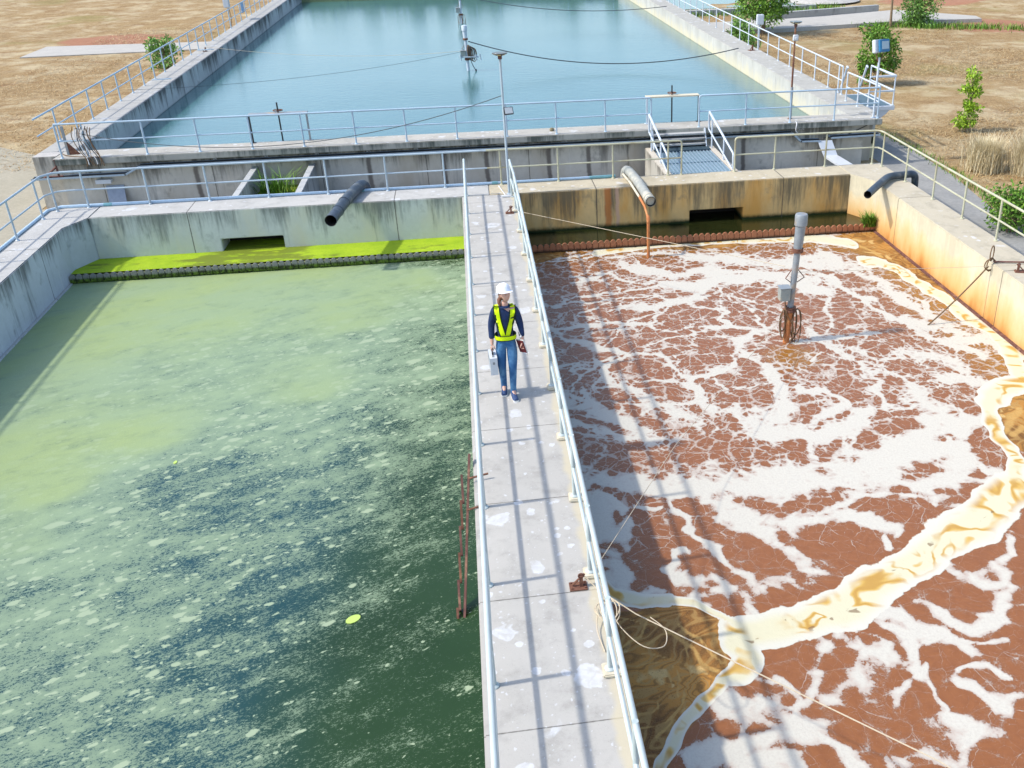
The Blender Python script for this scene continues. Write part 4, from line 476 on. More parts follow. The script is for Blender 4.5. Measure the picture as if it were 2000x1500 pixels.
def strokes(X, Y, L, core=.45):
    out = np.zeros_like(X)
    for S in L:
        for (x0, y0, rx0, ry0), (x1, y1, rx1, ry1) in zip(S[:-1], S[1:]):
            rx = (rx0 + rx1) / 2 * 1.6; ry = (ry0 + ry1) / 2 * 1.6
            sel = (X > min(x0, x1) - rx * 1.1) & (X < max(x0, x1) + rx * 1.1) & (Y > min(y0, y1) - ry * 1.1) & (Y < max(y0, y1) + ry * 1.1)
            if not sel.any(): continue
            px = (X[sel] - x0) / rx; py = (Y[sel] - y0) / ry; dx = (x1 - x0) / rx; dy = (y1 - y0) / ry
            t = np.clip((px * dx + py * dy) / (dx * dx + dy * dy + 1e-9), 0, 1)
            d = np.hypot(px - t * dx, py - t * dy)
            out[sel] = np.maximum(out[sel], np.clip((1 - d) / (1 - core * .9), 0, 1))
    return out
def inpoly(X, Y, P, soft=.12):
    ins = np.zeros(len(X), bool); dist = np.full(len(X), 9.)
    n = len(P)
    for i in range(n):
        x0, y0 = P[i]; x1, y1 = P[(i + 1) % n]
        c = ((y0 > Y) != (y1 > Y)) & (X < (x1 - x0) * (Y - y0) / (y1 - y0 + 1e-12) + x0); ins ^= c
        dx, dy = x1 - x0, y1 - y0; t = np.clip(((X - x0) * dx + (Y - y0) * dy) / (dx * dx + dy * dy + 1e-9), 0, 1)
        dist = np.minimum(dist, np.hypot(X - x0 - t * dx, Y - y0 - t * dy))
    return np.clip(.5 + np.where(ins, dist, -dist) / (2 * soft), 0, 1)
def vnoise(X, Y, s, seed):
    r_ = np.random.default_rng(seed).random((257, 257)); x = X * s + 37.7; y = Y * s + 81.3; xi = np.floor(x).astype(int); yi = np.floor(y).astype(int)
    fx = x - xi; fy = y - yi; fx = fx * fx * (3 - 2 * fx); fy = fy * fy * (3 - 2 * fy); a, b, c, d = xi % 256, yi % 256, (xi + 1) % 256, (yi + 1) % 256
    return (r_[a, b] * (1 - fx) + r_[c, b] * fx) * (1 - fy) + (r_[a, d] * (1 - fx) + r_[c, d] * fx) * fy - .5
def wob(X, Y, seed, amps=((1.1, .16), (2.7, .11), (6., .055))):
    dx = sum(a * 2 * vnoise(X, Y, s, seed + k) for k, (s, a) in enumerate(amps)); dy = sum(a * 2 * vnoise(X, Y, s, seed + 9 + k) for k, (s, a) in enumerate(amps)); return X + dx, Y + dy
def brown_fields(X, Y):
    WX, WY = wob(X, Y, 3); f = strokes(WX, WY, [[(x, y, rx * (.7 if y > -10.5 else 1.2), ry * (.7 if y > -10.5 else 1.2)) for x, y, rx, ry in S] for S in FOAM], .15) * (.8 + .9 * vnoise(X, Y, .9, 77))
    WX2, WY2 = wob(X, Y, 5, ((1.3, .07), (3.5, .05))); c = strokes(WX2, WY2, [[(x, y, rx * 1.3, ry * 1.4) for x, y, rx, ry in S] for S in CREAM], .25)
    halo = strokes(X, Y, [[(x, y, rx * 1.8 + .22, ry * 1.8 + .22) for x, y, rx, ry in S] for S in FOAM], .0)
    tn = strokes(WX2, WY2, TAN, .2)
    lace = np.clip((Y + 14.5) / 4, .08, 1); s = np.zeros_like(X)
    for P in SCUM: s = np.maximum(s, inpoly(X, Y, P))
    edge = np.clip(1 - (10 - X) / 2.6, 0, 1) + np.clip(1 - (-1.1 - Y) / 1.6, 0, 1) + np.clip(1 - np.hypot(X - 5.5, Y + 8.2) / 1.1, 0, 1)
    # beyond the painted part the cover goes on at random
    out = np.clip(np.maximum(X - (4.9 + (Y + 18.1) * .56), -18.1 - Y) / .5, 0, 1)
    rdg = np.clip(1 - np.abs(vnoise(WX, WY, .55, 21)) * 10, 0, 1) * np.clip(.9 + 1.6 * vnoise(X, Y, .3, 31), 0, 1) + np.clip(vnoise(WX, WY, .9, 41) * 6 - 1.2, 0, 1)
    f = np.maximum(f, np.clip(rdg, 0, 1) * out); halo = np.maximum(halo, out * .5)
    return dict(foam=f, halo=halo, lace=lace, cream=c, tan=tn, scum=s, amber=np.clip(edge, 0, 1))
def green_fields(X, Y):
    P = np.array(ALGAE); num = np.zeros_like(X); den = np.zeros_like(X)
    for x, y, d in P:
        w_ = 1 / (((X - x) ** 2 + (Y - y) ** 2) + .12) ** 1.6; num += w_ * d; den += w_
    d = num / den
    strip = strokes(X, Y, [[(-.75, -1.3, .5, .3), (-2.2, -1.35, .8, .2)]])
    return dict(algae=d - .25 * strip)
HW = -1.238
grid('brown_water', .45, 10.05, -28, -1.12, HW, .036, m_brown, brown_fields)
grid('green_water', -10.05, -.45, -28, -1.12, HW, .08, m_green, green_fields)
sheet('algae_water', [(-10.02, -1.02), (-.45, -1.02), (-.45, .9), (-10.02, .9)], -1.045, m_duck)
sheet('trough_water', [(.45, -1.02), (10.02, -1.02), (10.02, .9), (.45, .9)], -1.075, m_dark)
sheet('pool_water', [(-11.5, 5.0), (11.45, 5.0), (11.45, 52.2), (-11.5, 52.2)], -.242, m_far)

# ---------------------------------------------------------------- tank walls and the walkway
m = MB()
m.box((-.70, -28, -.22), (.70, -.002, 0)); dk = thing('walkway', (0, -14, 0), 'long splashed concrete walkway the worker walks on between the two tanks', 'walkway')
m.build('deck', m_deck, dk, bevel=.018)
m = MB(); m.box((-.45, -28, -3), (.45, -.03, -.222)); m.build('support_wall', m_wall_left, dk)
pm = MB()
m_pad = simple('cream_mortar_pad', (.55, .5, .38), .9, var=.12, sc=14)
YK = [-7.82 + 1.576 * k for k in range(-12, 6)]
for y in YK:
    pm2 = MB(); pm2.cbox((.60, y, .02), (.19, .2, .046)); pm2.build('post_pad', m_pad, dk, bevel=.012)
# cross walls with an opening just above the trough
def cross(name, x0, x1, ox0, ox1, mat, label):
    m = MB()
    P = [(x0, 0), (x1, 0), (x1, -3), (ox1, -3), (ox1, -.73), (ox0, -.73), (ox0, -3), (x0, -3)][::-1]
    m.prism(P, 'y', 0, 1.0); t = thing(name, ((x0 + x1) / 2, .5, 0), label, 'wall'); m.build('wall', mat, t, bevel=.018)
    b = MB(); b.box((ox0 - .001, .82, -3), (ox1 + .001, .99, -.735)); b.build('slot_shade_plate', m_inside_shade, t)  # closing box painted near-black for the darkness inside the slot
    return t
cross('tank_wall', -9.68, -.002, -6.73, -5.23, m_wall_green, 'pale concrete end wall with a dark slot above the bright green trough')
cross('tank_wall', .002, 9.66, 5.24, 6.71, m_wall_brown, 'ochre stained concrete end wall with a dark slot behind the brown tank')
for sgn, mat, lab in ((-1, m_wall_left, 'grey shaded concrete side wall of the green algae tank'), (1, m_wall_right, 'cream concrete side wall of the brown tank streaked with orange rust')):
    a = 9.68 if sgn < 0 else 9.66
    P = [(sgn * a, 0.001), (sgn * a, 1.0), (sgn * 10.9, 1.0), (sgn * 10.9, -28.9), (sgn * 10.02, -28.9), (sgn * 10.02, -.72)]
    if sgn > 0: P = P[::-1]
    wallbox('tank_wall', P, -3, 0, mat, lab, bevel=.018)
wallbox('tank_wall', [(-10.0, -28.9), (10.0, -28.9), (10.0, -28.001), (-10.0, -28.001)], -3, 0, m_wall_green, 'rear concrete end wall of both tanks behind the camera')
# far tank
ft = thing('tank_wall', (0, 4.6, 0), 'near wall of the blue water tank, grey with an overhanging splashed slab', 'wall')
m = MB(); m.box((-11.75, 4.1, .325), (12.2, 5.06, .505)); m.build('top_slab', m_far_slab, ft, bevel=.018)
m = MB(); m.box((-11.75, 4.4, -3), (11.75, 5.06, .323)); m.build('wall', m_far_front, ft)
m = MB(); m.box((-12.4, 4.5, -3), (-11.752, 5.06, .505)); m.build('end_block', m_far_front, ft, bevel=.012)
m = MB(); m.box((11.752, 4.8, -3), (12.19, 5.06, .322)); m.build('end_block', m_far_front, ft)
fl = thing('tank_wall', (-11.9, 29, 0), 'mildewed left side wall of the blue water tank beside dry grass', 'wall')
m = MB(); m.prism([(-12.4, 5.062), (-11.45, 5.062), (-11.45, 53), (-12.4, 53)], 'z', -3, .505); m.build('wall', m_far_left, fl, bevel=.018)
fr = thing('tank_wall', (11.9, 29, 0), 'whitish right side wall of the blue water tank below the sloping rail', 'wall')
m = MB(); m.prism([(11.36, 5.062), (12.4, 5.062), (12.4, 53), (11.36, 53)], 'z', -3, .505); m.build('wall', m_far_right, fr, bevel=.018)
wallbox('tank_wall', [(-11.449, 52.2), (11.359, 52.2), (11.359, 53.2), (-11.449, 53.2)], -3, .5, m_end, 'distant end wall closing the blue water tank')

# weirs with scalloped lips
def weir(name, x0, x1, plate, lipm, label, rnd=1.):
    t = thing(name, ((x0 + x1) / 2, -1.1, -1.2), label, 'weir')
    m = MB(); m.box((x0, -1.12, -3), (x1, -1.0, -1.085)); m.build('lip', lipm, t)
    n = int(round((x1 - x0) / .155)); s = (x1 - x0) / n; z0 = -1.2
    pl = MB()
    for k in range(n):                    # one plate of round-topped teeth
        cx = x0 + (k + .5) * s; r = s * .46; zt = -1.085 + random.uniform(-.01, .01); pts = [(cx - r, z0)]
        for j in range(9): a = math.pi - math.pi * j / 8; pts.append((cx + r * math.cos(a), zt + r * 1.2 * math.sin(a)))
        pts.append((cx + r, z0)); tl = random.uniform(-.01, .01)
        pl.prism(pts[::-1], 'y', -1.185 + tl, -1.14 + tl)
    pl.box((x0, -1.15, -1.32), (x1, -1.121, -1.13)); pl.build('toothed_plate', plate, t, bevel=.006)
    return t
g = G('mossy_weir_plate'); X = g.xyz(); n = g.noise(14, det=6, ro=.7)
c = g.mix(g.ss(g.add(X[2], g.mul(n, .09)), -1.10, -1.03), g.mix(g.ss(n, .4, .6), (.02, .03, .005), (.10, .17, .01)), g.mix(n, (.13, .14, .12), (.30, .29, .27)))
m_moss = g.fin(c, .9, bump=n, bs=.6, bd=.02)
g = G('orange_weir_plate'); X = g.xyz(); n = g.noise(14, det=6, ro=.7)
c = g.mix(g.ss(g.add(X[2], g.mul(n, .07)), -1.17, -1.10), (.10, .05, .025), g.mix(n, (.26, .10, .045), (.42, .18, .09)))
m_orange_w = g.fin(c, .85, bump=n, bs=.5, bd=.02)
g = G('weir_ledge'); n = g.noise(6, det=6, ro=.7); m_ledge_l = g.fin(g.mix(n, (.10, .13, .03), (.24, .25, .14)), .9, bump=n)
g = G('weir_ledge_ochre'); n = g.noise(6, det=6, ro=.7); m_ledge_r = g.fin(g.mix(n, (.05, .05, .02), (.16, .12, .06)), .9, bump=n)
weir('weir', -10.02, -.452, m_moss, m_ledge_l, 'mossy scalloped overflow weir between bright duckweed and pale green water')
weir('weir', .452, 10.02, m_orange_w, m_ledge_r, 'orange scalloped overflow weir at the far edge of the brown tank')
# ledge at the foot of the right wall
wallbox('ledge', [(10.021, -28), (9.95, -28), (9.95, -1.2), (10.021, -1.2)][::-1], -1.5, -1.20, m_rust_dark, 'dark crusted ledge along the foot of the rust stained side wall', 'ledge', bevel=.008)
wallbox('ledge', [(-10.021, -28), (-9.96, -28), (-9.96, -1.2), (-10.021, -1.2)], -1.5, -1.205, m_wall_left, 'thin grey ledge along the foot of the shaded side wall', 'ledge', bevel=.008)

# channel between the tanks: two dividers with weeds between, two stair walls
for x, lab in ((-6.52, 'left slim concrete divider beside the weedy pit in the channel'), (-4.93, 'right slim concrete divider beside the weedy pit in the channel')):
    wallbox('divider', [(x - .09, 1.001), (x + .09, 1.001), (x + .09, 4.399), (x - .09, 4.399)], GZ - .3, -.03, m_div, lab, 'divider')
sheet('pit_water', [(-6.43, 1.001), (-5.02, 1.001), (-5.02, 4.399), (-6.43, 4.399)], -.62, m_duck)
m_stairwall = concrete('stair_side_concrete', (.44, .42, .36), streak=.95, splat=.3, streak_col=(.05, .045, .035), topcol=(.55, .5, .41))
for x, lab in ((4.86, 'left concrete cheek under the grating bridge, streaked dark'), (6.72, 'right concrete cheek under the grating bridge with pale top')):
    wallbox('cheek_wall', [(x - .1, 1.001), (x + .1, 1.001), (x + .1, 4.05), (x - .1, 4.05)], GZ - .1, 0.0, m_stairwall, lab, 'wall')
# ---------------------------------------------------------------- railings
RH, RM = .92, .46
def railing(label, posts, z0, mat, group=None, path=None, name='railing', rt=.026, post_mats=None, drop_ends=(False, False), mid=True, h=RH, mh=RM):
    posts = [Vector((p[0], p[1], z0 if len(p) < 3 else p[2])) for p in posts]
    t = thing(name, tuple(posts[0]), label, 'railing', group)
    path = [Vector((p[0], p[1], z0 if len(p) < 3 else p[2])) for p in (path or posts)]
    top = [p + Vector((0, 0, h)) for p in path]
    tp = list(top)
    def bend(a, b, r=.07):               # soft corner at the rail's free ends
        d = (b - a).normalized(); return [a + Vector((0, 0, -r)), a + Vector((0, 0, -r * .3)) + d * r * .3, a + d * r]
    m = MB()
    if drop_ends[0]: tp = bend(top[0], top[1]) + tp[1:]
    if drop_ends[1]: tp = tp[:-1] + bend(top[-1], top[-2])[::-1]
    m.tube(tp, rt, 10); m.build('top_rail', mat, t)
    if mid: m = MB(); m.tube([p + Vector((0, 0, mh)) for p in path], rt * .8, 8); m.build('middle_rail', mat, t)
    for k, p in enumerate(posts):
        m = MB(); e = h - (.06 if (k == 0 and drop_ends[0]) or (k == len(posts) - 1 and drop_ends[1]) else .012)
        m.tube([p, p + Vector((0, 0, e))], rt * .95, 10); m.lathe([(rt * 1.9, 0), (rt * 1.9, .012), (rt * 1.1, .03)], tuple(p), 10)
        m.build('post', post_mats[k] if post_mats else mat, t)
    return t
railing('pale blue pipe railing along the algae side of the walkway', [(-.58, y, 0) for y in YK if y < .2], 0, m_rail_deck, path=[(-.58, YK[0], 0), (-.58, .08, 0)], rt=.029)
railing('pale pipe railing along the brown tank side of the walkway', [(.58, y, .04) for y in YK if y < -.5] + [(.55, -.28, 0)], 0, m_rail_deck, path=[(.58, YK[0], 0), (.58, -1.6, 0), (.55, -.2, 0)], rt=.029)
YR = .915
xa = [-9.93, -8.47, -7.03, -5.58, -4.1, -2.6, -1.12]
xb = [.35, 1.86, 3.33, 4.83, 5.2]
railing('blue-grey railing along the outer edge of the green tank walls', [(-10.72, -10.5 + 1.5 * k, 0) for k in range(-6, 7)] + [(-10.72, 0.1), (-10.6, .72)] + [(x, YR, 0) for x in xa], 0, m_rail_blue,
        path=[(-10.72, -19.5), (-10.72, .55), (-10.55, .85), (-10.3, YR), (.0, YR)])
railing('cream railing on the ochre end wall, left of the grating bridge', [(x, YR, 0) for x in xb], 0, m_rail_cream, path=[(.0, YR), (5.2, YR)], drop_ends=(False, True))
railing('cream railing from the grating bridge round the corner and down the rusty side wall',
        [(x, YR, 0) for x in (6.68, 7.8, 9.25, 10.62)] + [(10.78, y, 0) for y in (.60, -.98, -2.62, -4.2, -5.8, -7.4, -9.0, -10.6, -12.2, -13.8, -15.4)], 0, m_rail_cream,
        path=[(6.68, YR), (10.6, YR), (10.74, .85), (10.78, .68), (10.78, -16)], drop_ends=(True, False))
FT = .505; YF = 4.2
railing('long blue-grey railing on the slab in front of the blue water, left of the stairs', [(x, YF, FT) for x in (-11.5, -10.81, -9.27, -7.87, -6.45, -5.04, -3.6, -2.18, -.74, .70, 2.15, 3.6, 4.98)], FT, m_rail_far,
        drop_ends=(False, True))
railing('blue-grey railing on the slab in front of the blue water, right of the stairs', [(x, YF, FT) for x in (6.43, 7.87, 9.26, 10.66, 12.06)], FT, m_rail_far, drop_ends=(True, False))
railing('pale railing climbing along the right wall of the blue water tank', [(12.3, y, FT) for y in (8.0, 8.35, 9.35, 10.8, 12.3, 13.8, 15.3, 16.8, 18.3, 19.8, 21.3, 22.8, 24.3, 25.8, 27.3, 28.8, 30.3, 31.8, 33.3, 34.8, 36.3, 37.8, 39.3)], FT, m_rail_white,
        path=[(12.3, 8.0), (12.3, 52)])
railing('blue-grey railing along the mildewed left wall of the blue water tank', [(-12.3, y, FT) for y in np.arange(6.5, 50, 1.5)], FT, m_rail_far, path=[(-12.3, 5.0), (-12.3, 52)])
railing('distant railing on the end wall of the blue water tank', [(x, 52.9, .5) for x in np.arange(-11, 11.5, 1.7)], .5, m_rail_far)

# pipe laid along the foot of the railing
def pipe_thing(name, segs, label, cat, group=None, n=10, loc=None):
    t = thing(name, loc or tuple(segs[0][1][0]), label, cat, group)
    for pn, pts, r, mat in segs:
        m = MB(); m.tube(pts, r, n); m.build(pn, mat, t)
    return t
pipe_thing('water_pipe', [('pipe', [(-10.84, -19, .03), (-10.84, .75, .03), (-10.6, 1.0, .03), (.6, 1.0, .03), (2.7, 1.0, .035)], .036, m_pvc_blue), ('pipe', [(2.7, 1.0, .035), (3.4, 1.0, .035)], .042, m_pvc_teal),
                          ('joint', [(-3.4, .999, .031), (-3.2, .999, .031)], .044, m_pvc_teal), ('joint', [(-9.6, .999, .031), (-9.4, .999, .031)], .044, m_pvc_teal),
                          ('joint', [(.1, .999, .031), (.25, .999, .031)], .044, m_pvc_teal)],
           'pale blue water pipe lying along the foot of the tank railing', 'pipe')

# ---------------------------------------------------------------- big pipes over the walls
def ribbed(name, pts, r, mat, label, cuff=None, extra=None, ribs=True):
    P = smoothpath(pts, 4); t = thing(name, tuple(pts[0]), label, 'pipe')
    m = MB(); n = 20
    m.tube(P, r, n, cap=False); inn = MB()
    m.build('pipe_body', mat, t)
    d = (P[-1] - P[-2]).normalized()
    inn.tube([P[-1] - d * .6, P[-1] + d * .001], r * .9, n, cap=False); inn.tube([P[-1] - d * .6, P[-1] - d * .59], r * .9, n); 
    inn.f = [f for f in inn.f]; o = inn.build('bore', m_inside_shade, t)  # shade inside the pipe painted as a near-black lining
    a = MB(); a.tube([P[-1] - d * .05, P[-1] + d * .012], r * 1.035, n, cap=False)
    vs = []                                 # annular rim
    a.build('rim', mat, t)
    if cuff:
        for s0, s1 in cuff:
            c = MB(); c.tube([P[-1] - d * s0, P[-1] - d * s1], r * 1.07, n); c.build('cuff', extra or mat, t)
    return t
ribbed('discharge_pipe', [(-3.12, 1.28, -.5), (-3.16, 1.27, -.12), (-3.24, 1.16, .13), (-3.4, .6, .15), (-3.58, -.5, .14), (-3.76, -1.72, .10)], .135, m_pvc_black, 'black plastic discharge pipe poking over the green tank wall', cuff=[(1.35, 1.30), (.7, .66)])
ribbed('discharge_pipe', [(3.70, 1.32, -.5), (3.71, 1.31, -.1), (3.74, 1.2, .12), (3.8, .6, .15), (3.84, -.4, .14), (3.87, -1.72, .10)], .125, m_pvc_grey, 'weathered grey discharge pipe poking over the ochre stained wall', cuff=[(.30, .24), (.13, .07)], extra=m_pad)
ribbed('discharge_pipe', [(11.22, -.62, -.7), (11.22, -.64, -.12), (11.12, -.7, .10), (10.8, -.76, .12), (10.38, -.86, .12), (9.95, -1.35, .12), (9.28, -2.16, .08)], .095, m_pvc_black, 'dark bent pipe elbowing over the corner of the rusty side wall')
pipe_thing('drain_pipe', [('upper_pipe', [(3.6, .9, .10), (3.64, 0, .12), (3.68, -1.2, .07)], .03, m_pad), ('slanted_pipe', [(3.68, -1.15, .075), (3.74, -1.62, -.05), (3.76, -1.98, -.24)], .032, m_orange),
                          ('lower_pipe', [(3.76, -1.98, -.22), (3.76, -2.0, -1.5)], .038, m_orange), ('elbow', [(3.76, -1.93, -.2), (3.76, -1.99, -.25), (3.76, -2.0, -.33)], .046, m_orange)],
           'thin orange drain pipe bending down into the brown water', 'pipe')

# ---------------------------------------------------------------- bridge, steps, sluices
t = thing('grating_bridge', (5.79, 2, -.02), 'steel grating bridge with dark step plate leading to the far stairs', 'bridge')
m = MB()
for k in range(17): x = 4.98 + k * (6.6 - 4.98) / 16; m.box((x - .008, 1.003, -.035), (x + .008, 3.42, .008))
m.build('slats', m_tray, t)
m = MB(); m.box((4.962, 1.003, -.07), (6.618, 3.42, -.022)); m.build('grating_bed', m_grate, t)
m = MB(); m.box((4.962, 2.12, -.021), (6.618, 2.15, .004)); m.build('cross_bar', m_grate, t)
m = MB(); m.box((4.98, 3.425, -.03), (6.62, 4.09, .035))
for r_ in range(3):
    for k in range(11): m.cbox((5.1 + k * .14, 3.55 + r_ * .17, .037), (.07, .025, .006))
m.build('step_plate', m_checker, t)
t = thing('staircase', (5.79, 3.9, 0), 'short steel staircase up to the slab of the blue water tank', 'stairs')
for z, y in ((.13, 3.93), (.27, 4.0), (.40, 4.06)):
    m = MB(); m.box((5.0, y - .17, z - .022), (6.55, y + .05, z)); m.box((5.0, y - .172, z - .05), (6.55, y - .16, z - .001)); m.build('tread', m_div, t, bevel=.004)
for x in (4.965, 6.56): m = MB(); m.prism([(3.72, .0), (3.86, .0), (4.095, .38), (4.095, .50), (4.0, .50)], 'x', x, x + .03); m.build('stringer', m_rail_white, t)
def handrail(x, label, y0=4.02, y1=1.15, zt0=.98, zt1=.42):
    t = thing('handrail', (x, 3.3, 0), label, 'handrail')
    L = [(x, y0, zt0 - .5), (x, y0, zt0 - .04), (x, y0 - .04, zt0), (x, y1 + .05, zt1 + .02), (x, y1, zt1 - .03), (x, y1, zt1 - .42), (x, y1 + .04, zt1 - .44)]
    m = MB(); m.tube(L, .027, 10); m.build('top_rail', m_rail_white, t)
    m = MB(); m.tube([(x, y1 + .04, zt1 - .44), (x, y0 - .02, zt0 - .52), (x, y0, zt0 - .46)], .024, 10); m.build('lower_rail', m_rail_white, t)
    for y in (3.62, 2.2): f = (y0 - y) / (y0 - y1); z = zt0 + (zt1 - zt0) * f; m = MB(); m.tube([(x, y, 0), (x, y, z)], .025, 10); m.build('post', m_rail_white, t)
handrail(4.88, 'left sloping handrail of the short far staircase'); handrail(6.70, 'right sloping handrail of the short far staircase')
def sluice(x, label, mat_l, mat_r, mat_b):
    t = thing('sluice_gate', (x, 5.0, FT), label, 'sluice gate')
    for s, mt in ((-.80, mat_l), (.80, mat_r)):
        m = MB(); m.cbox((x + s, 4.97, FT + .38), (.05, .05, .76)); m.cbox((x + s, 4.97, FT + .008), (.15, .13, .014)); m.build('post', mt, t)
    m = MB(); m.box((x - .82, 4.94, FT + .762), (x + .82, 5.2, FT + .80)); m.build('cross_beam', mat_b, t)
    m = MB(); m.tube([(x, 5.13, -.5), (x, 5.13, FT + 1.08)], .022, 10); m.build('spindle', m_black, t)
    m = MB(); m.tube([(x + .13 * math.cos(a), 5.13 + .13 * math.sin(a), FT + .86) for a in np.linspace(0, 2 * math.pi, 21)], .013, 6)
    for a in (0, 2.1, 4.2): m.tube([(x, 5.13, FT + .86), (x + .13 * math.cos(a), 5.13 + .13 * math.sin(a), FT + .86)], .009, 6)
    m.build('handwheel', m_rust, t)
sluice(-5.77, 'dark sluice gate with handwheel above the blue water, left of the lamp', m_black, m_mast, m_mast)
sluice(5.79, 'sluice gate with rusty white frame behind the stairs', m_rail_white, m_black, m_pad)
t = thing('stone', (2.05, 4.66, FT), 'small brown stone lying on the slab by the blue water', 'stone')
m = MB(); m.lathe([(.05, 0), (.075, .03), (.06, .075), (.03, .09)], (2.05, 4.66, FT), 9); m.build('rock', simple('stone_brown', (.2, .17, .1), .9), t, smooth=True)
# side platform with rails at the right end
t = thing('platform', (12.8, 7.0, FT), 'small steel platform on a white bracket beside the right tank wall', 'platform')
m = MB(); m.box((12.405, 5.9, .36), (13.35, 6.02, .49)); m.box((12.405, 7.95, .36), (13.35, 8.05, .49)); m.box((13.25, 6.021, .36), (13.35, 7.949, .49)); m.build('frame', m_box_white, t, bevel=.006)
m = MB()
for k in range(22): m.box((12.41, 6.03 + k * .087, .46), (13.245, 6.075 + k * .087, .50))
m.build('grating', m_grate, t)
m = MB(); m.prism([(12.402, .36), (13.2, .36), (13.1, .25), (12.402, -.25)], 'y', 5.93, 5.99); m.build('bracket', m_box_white, t)
m = MB(); m.prism([(12.402, .36), (13.2, .36), (13.1, .25), (12.402, -.25)], 'y', 7.97, 8.03); m.build('bracket', m_box_white, t)
railing('whitish railing along the front and outer side of the small platform', [(12.45, 5.97, .50), (13.3, 5.97, .50), (13.3, 8.0, .50)], .50, m_rail_white)
railing('whitish double railing across the slab corner beside the floodlight pole', [(12.05, 6.9, FT), (12.1, 6.0, FT), (12.12, 4.35, FT)], FT, m_rail_white)
t = thing('ladder', (12.85, 8.4, GZ), 'steep steel ladder going down from the platform to the grass', 'ladder')
for x in (12.5, 13.2): m = MB(); m.tube([(x, 8.06, 1.35), (x, 8.15, 1.4), (x, 9.5, GZ)], .022, 8); m.build('stile', m_rail_white, t)
for k in range(6): f = (k + .6) / 6.4; m = MB(); m.box((12.5, 8.1 + 1.3 * f, .45 - 1.4 * f), (13.2, 8.3 + 1.3 * f, .48 - 1.4 * f)); m.build('tread', m_grate, t)

# ---------------------------------------------------------------- cable trays on the far wall
def tray(path, label, wdt=.13, hgt=.05):
    P = [Vector(p) for p in path]; t = thing('cable_tray', tuple(P[0]), label, 'cable tray')
    m = MB()
    for a, b in zip(P[:-1], P[1:]):
        d = b - a; L = d.length; d.normalize(); s = Vector((0, 1, 0)); u = d.cross(s).normalized()
        if u.z < 0: u = -u
        M = Matrix((( d.x, s.x, u.x, a.x), (d.y, s.y, u.y, a.y), (d.z, s.z, u.z, a.z), (0, 0, 0, 1)))
        m.box((-.01, -wdt, 0), (L + .01, wdt, .012), M); m.box((-.01, -wdt - .012, 0), (L + .01, -wdt, hgt), M); m.box((-.01, wdt, 0), (L + .01, wdt + .012, hgt), M)
    m.build('channel', m_tray, t)
    c = MB()
    for k in range(4):
        yy = -.07 + k * .045; c.tube([p + Vector((0, yy, .03 + .012 * (k % 2))) for p in P], .012, 6)
    c.build('cables', m_black, t)
    return t
TY = 4.22
tray([(-12.4, TY, -.04), (-9.95, TY, -.03), (-9.55, TY, .17), (9.35, TY, .17), (9.62, TY, -.09), (10.25, TY, -.10)], 'long zinc cable tray slung under the overhanging slab')
tray([(10.6, TY - .02, -.02), (12.15, TY - .02, .0)], 'short zinc cable tray at the right corner under the slab')
t = thing('cable_cover', (10.3, 4, -.1), 'broad pale sheet metal cable cover dropping from the slab to the ochre wall', 'cable cover')
m = MB(); A = [(10.18, 4.1, -.07), (10.62, 4.1, -.07), (10.78, 3.95, -.5), (10.36, 3.95, -.5)]; B = [(10.36, 3.95, -.5), (10.78, 3.95, -.5), (10.30, 1.02, -.12), (9.88, 1.02, -.12)]
for Q in (A, B): m.add([Vector(q) for q in Q] + [Vector(q) - Vector((0, 0, .06)) for q in Q], [(0, 1, 2, 3), (7, 6, 5, 4), (0, 4, 5, 1), (1, 5, 6, 2), (2, 6, 7, 3), (3, 7, 4, 0)])
m.build('cover', m_box_white, t)
ORD = 'first second third fourth fifth sixth seventh eighth ninth tenth last'.split()
HX = [-9.3, -7.6, -6.2, -4.8, -3.35, -2.0, -.5, .95, 2.35, 7.4, 9.65, 10.75, 10.2]
for k, x in enumerate(HX[:11]):
    t = thing('pipe_clip', (x, 4.36, .26), ORD[k] + ' white clip from the left on the wall above the cable tray', 'clip', 'white clips above the cable tray')
    m = MB(); m.tube([(x, 4.385, .24), (x + .02, 4.3, .27), (x + .08, 4.27, .28), (x + .1, 4.27, .25)], .013, 6); m.build('hook', m_box_white, t)
    m = MB(); m.cbox((x, 4.392, .24), (.05, .014, .04)); m.build('plate', m_box_white, t)
tag((lambda m: (m.tube(smoothpath([(9.5, 4.35, .50), (9.44, 4.06, .49), (9.42, 4.05, .3), (9.5, 4.1, .2)], 5), .014, 6), m.build('cable', m_white_cable))[1])(MB()), 'white cable looping over the slab edge at the foot of the rusty lamp pole', 'cable')
tag((lambda m: (m.tube(smoothpath([(11.9, 4.37, .30), (11.3, 4.37, .05), (10.9, 4.3, -.02), (10.4, 4.25, -.03)], 5), .012, 6), m.build('cable', m_black))[1])(MB()), 'black cable sagging along the wall under the slab near the right corner', 'cable')
t = thing('junction_box', (-10.6, 3.95, -.22), 'white junction box under the cable tray at the left end', 'box')
m = MB(); m.cbox((-10.62, 4.3, -.20), (.40, .18, .1)); m.build('case', m_box_white, t, bevel=.01); m = MB(); m.cbox((-10.62, 4.205, -.2), (.41, .012, .11)); m.build('lid', m_box_white, t)
t = thing('metal_sheet', (-10.4, 4.2, -.9), 'grey metal sheet leaning on the wall under the white junction box', 'sheet')
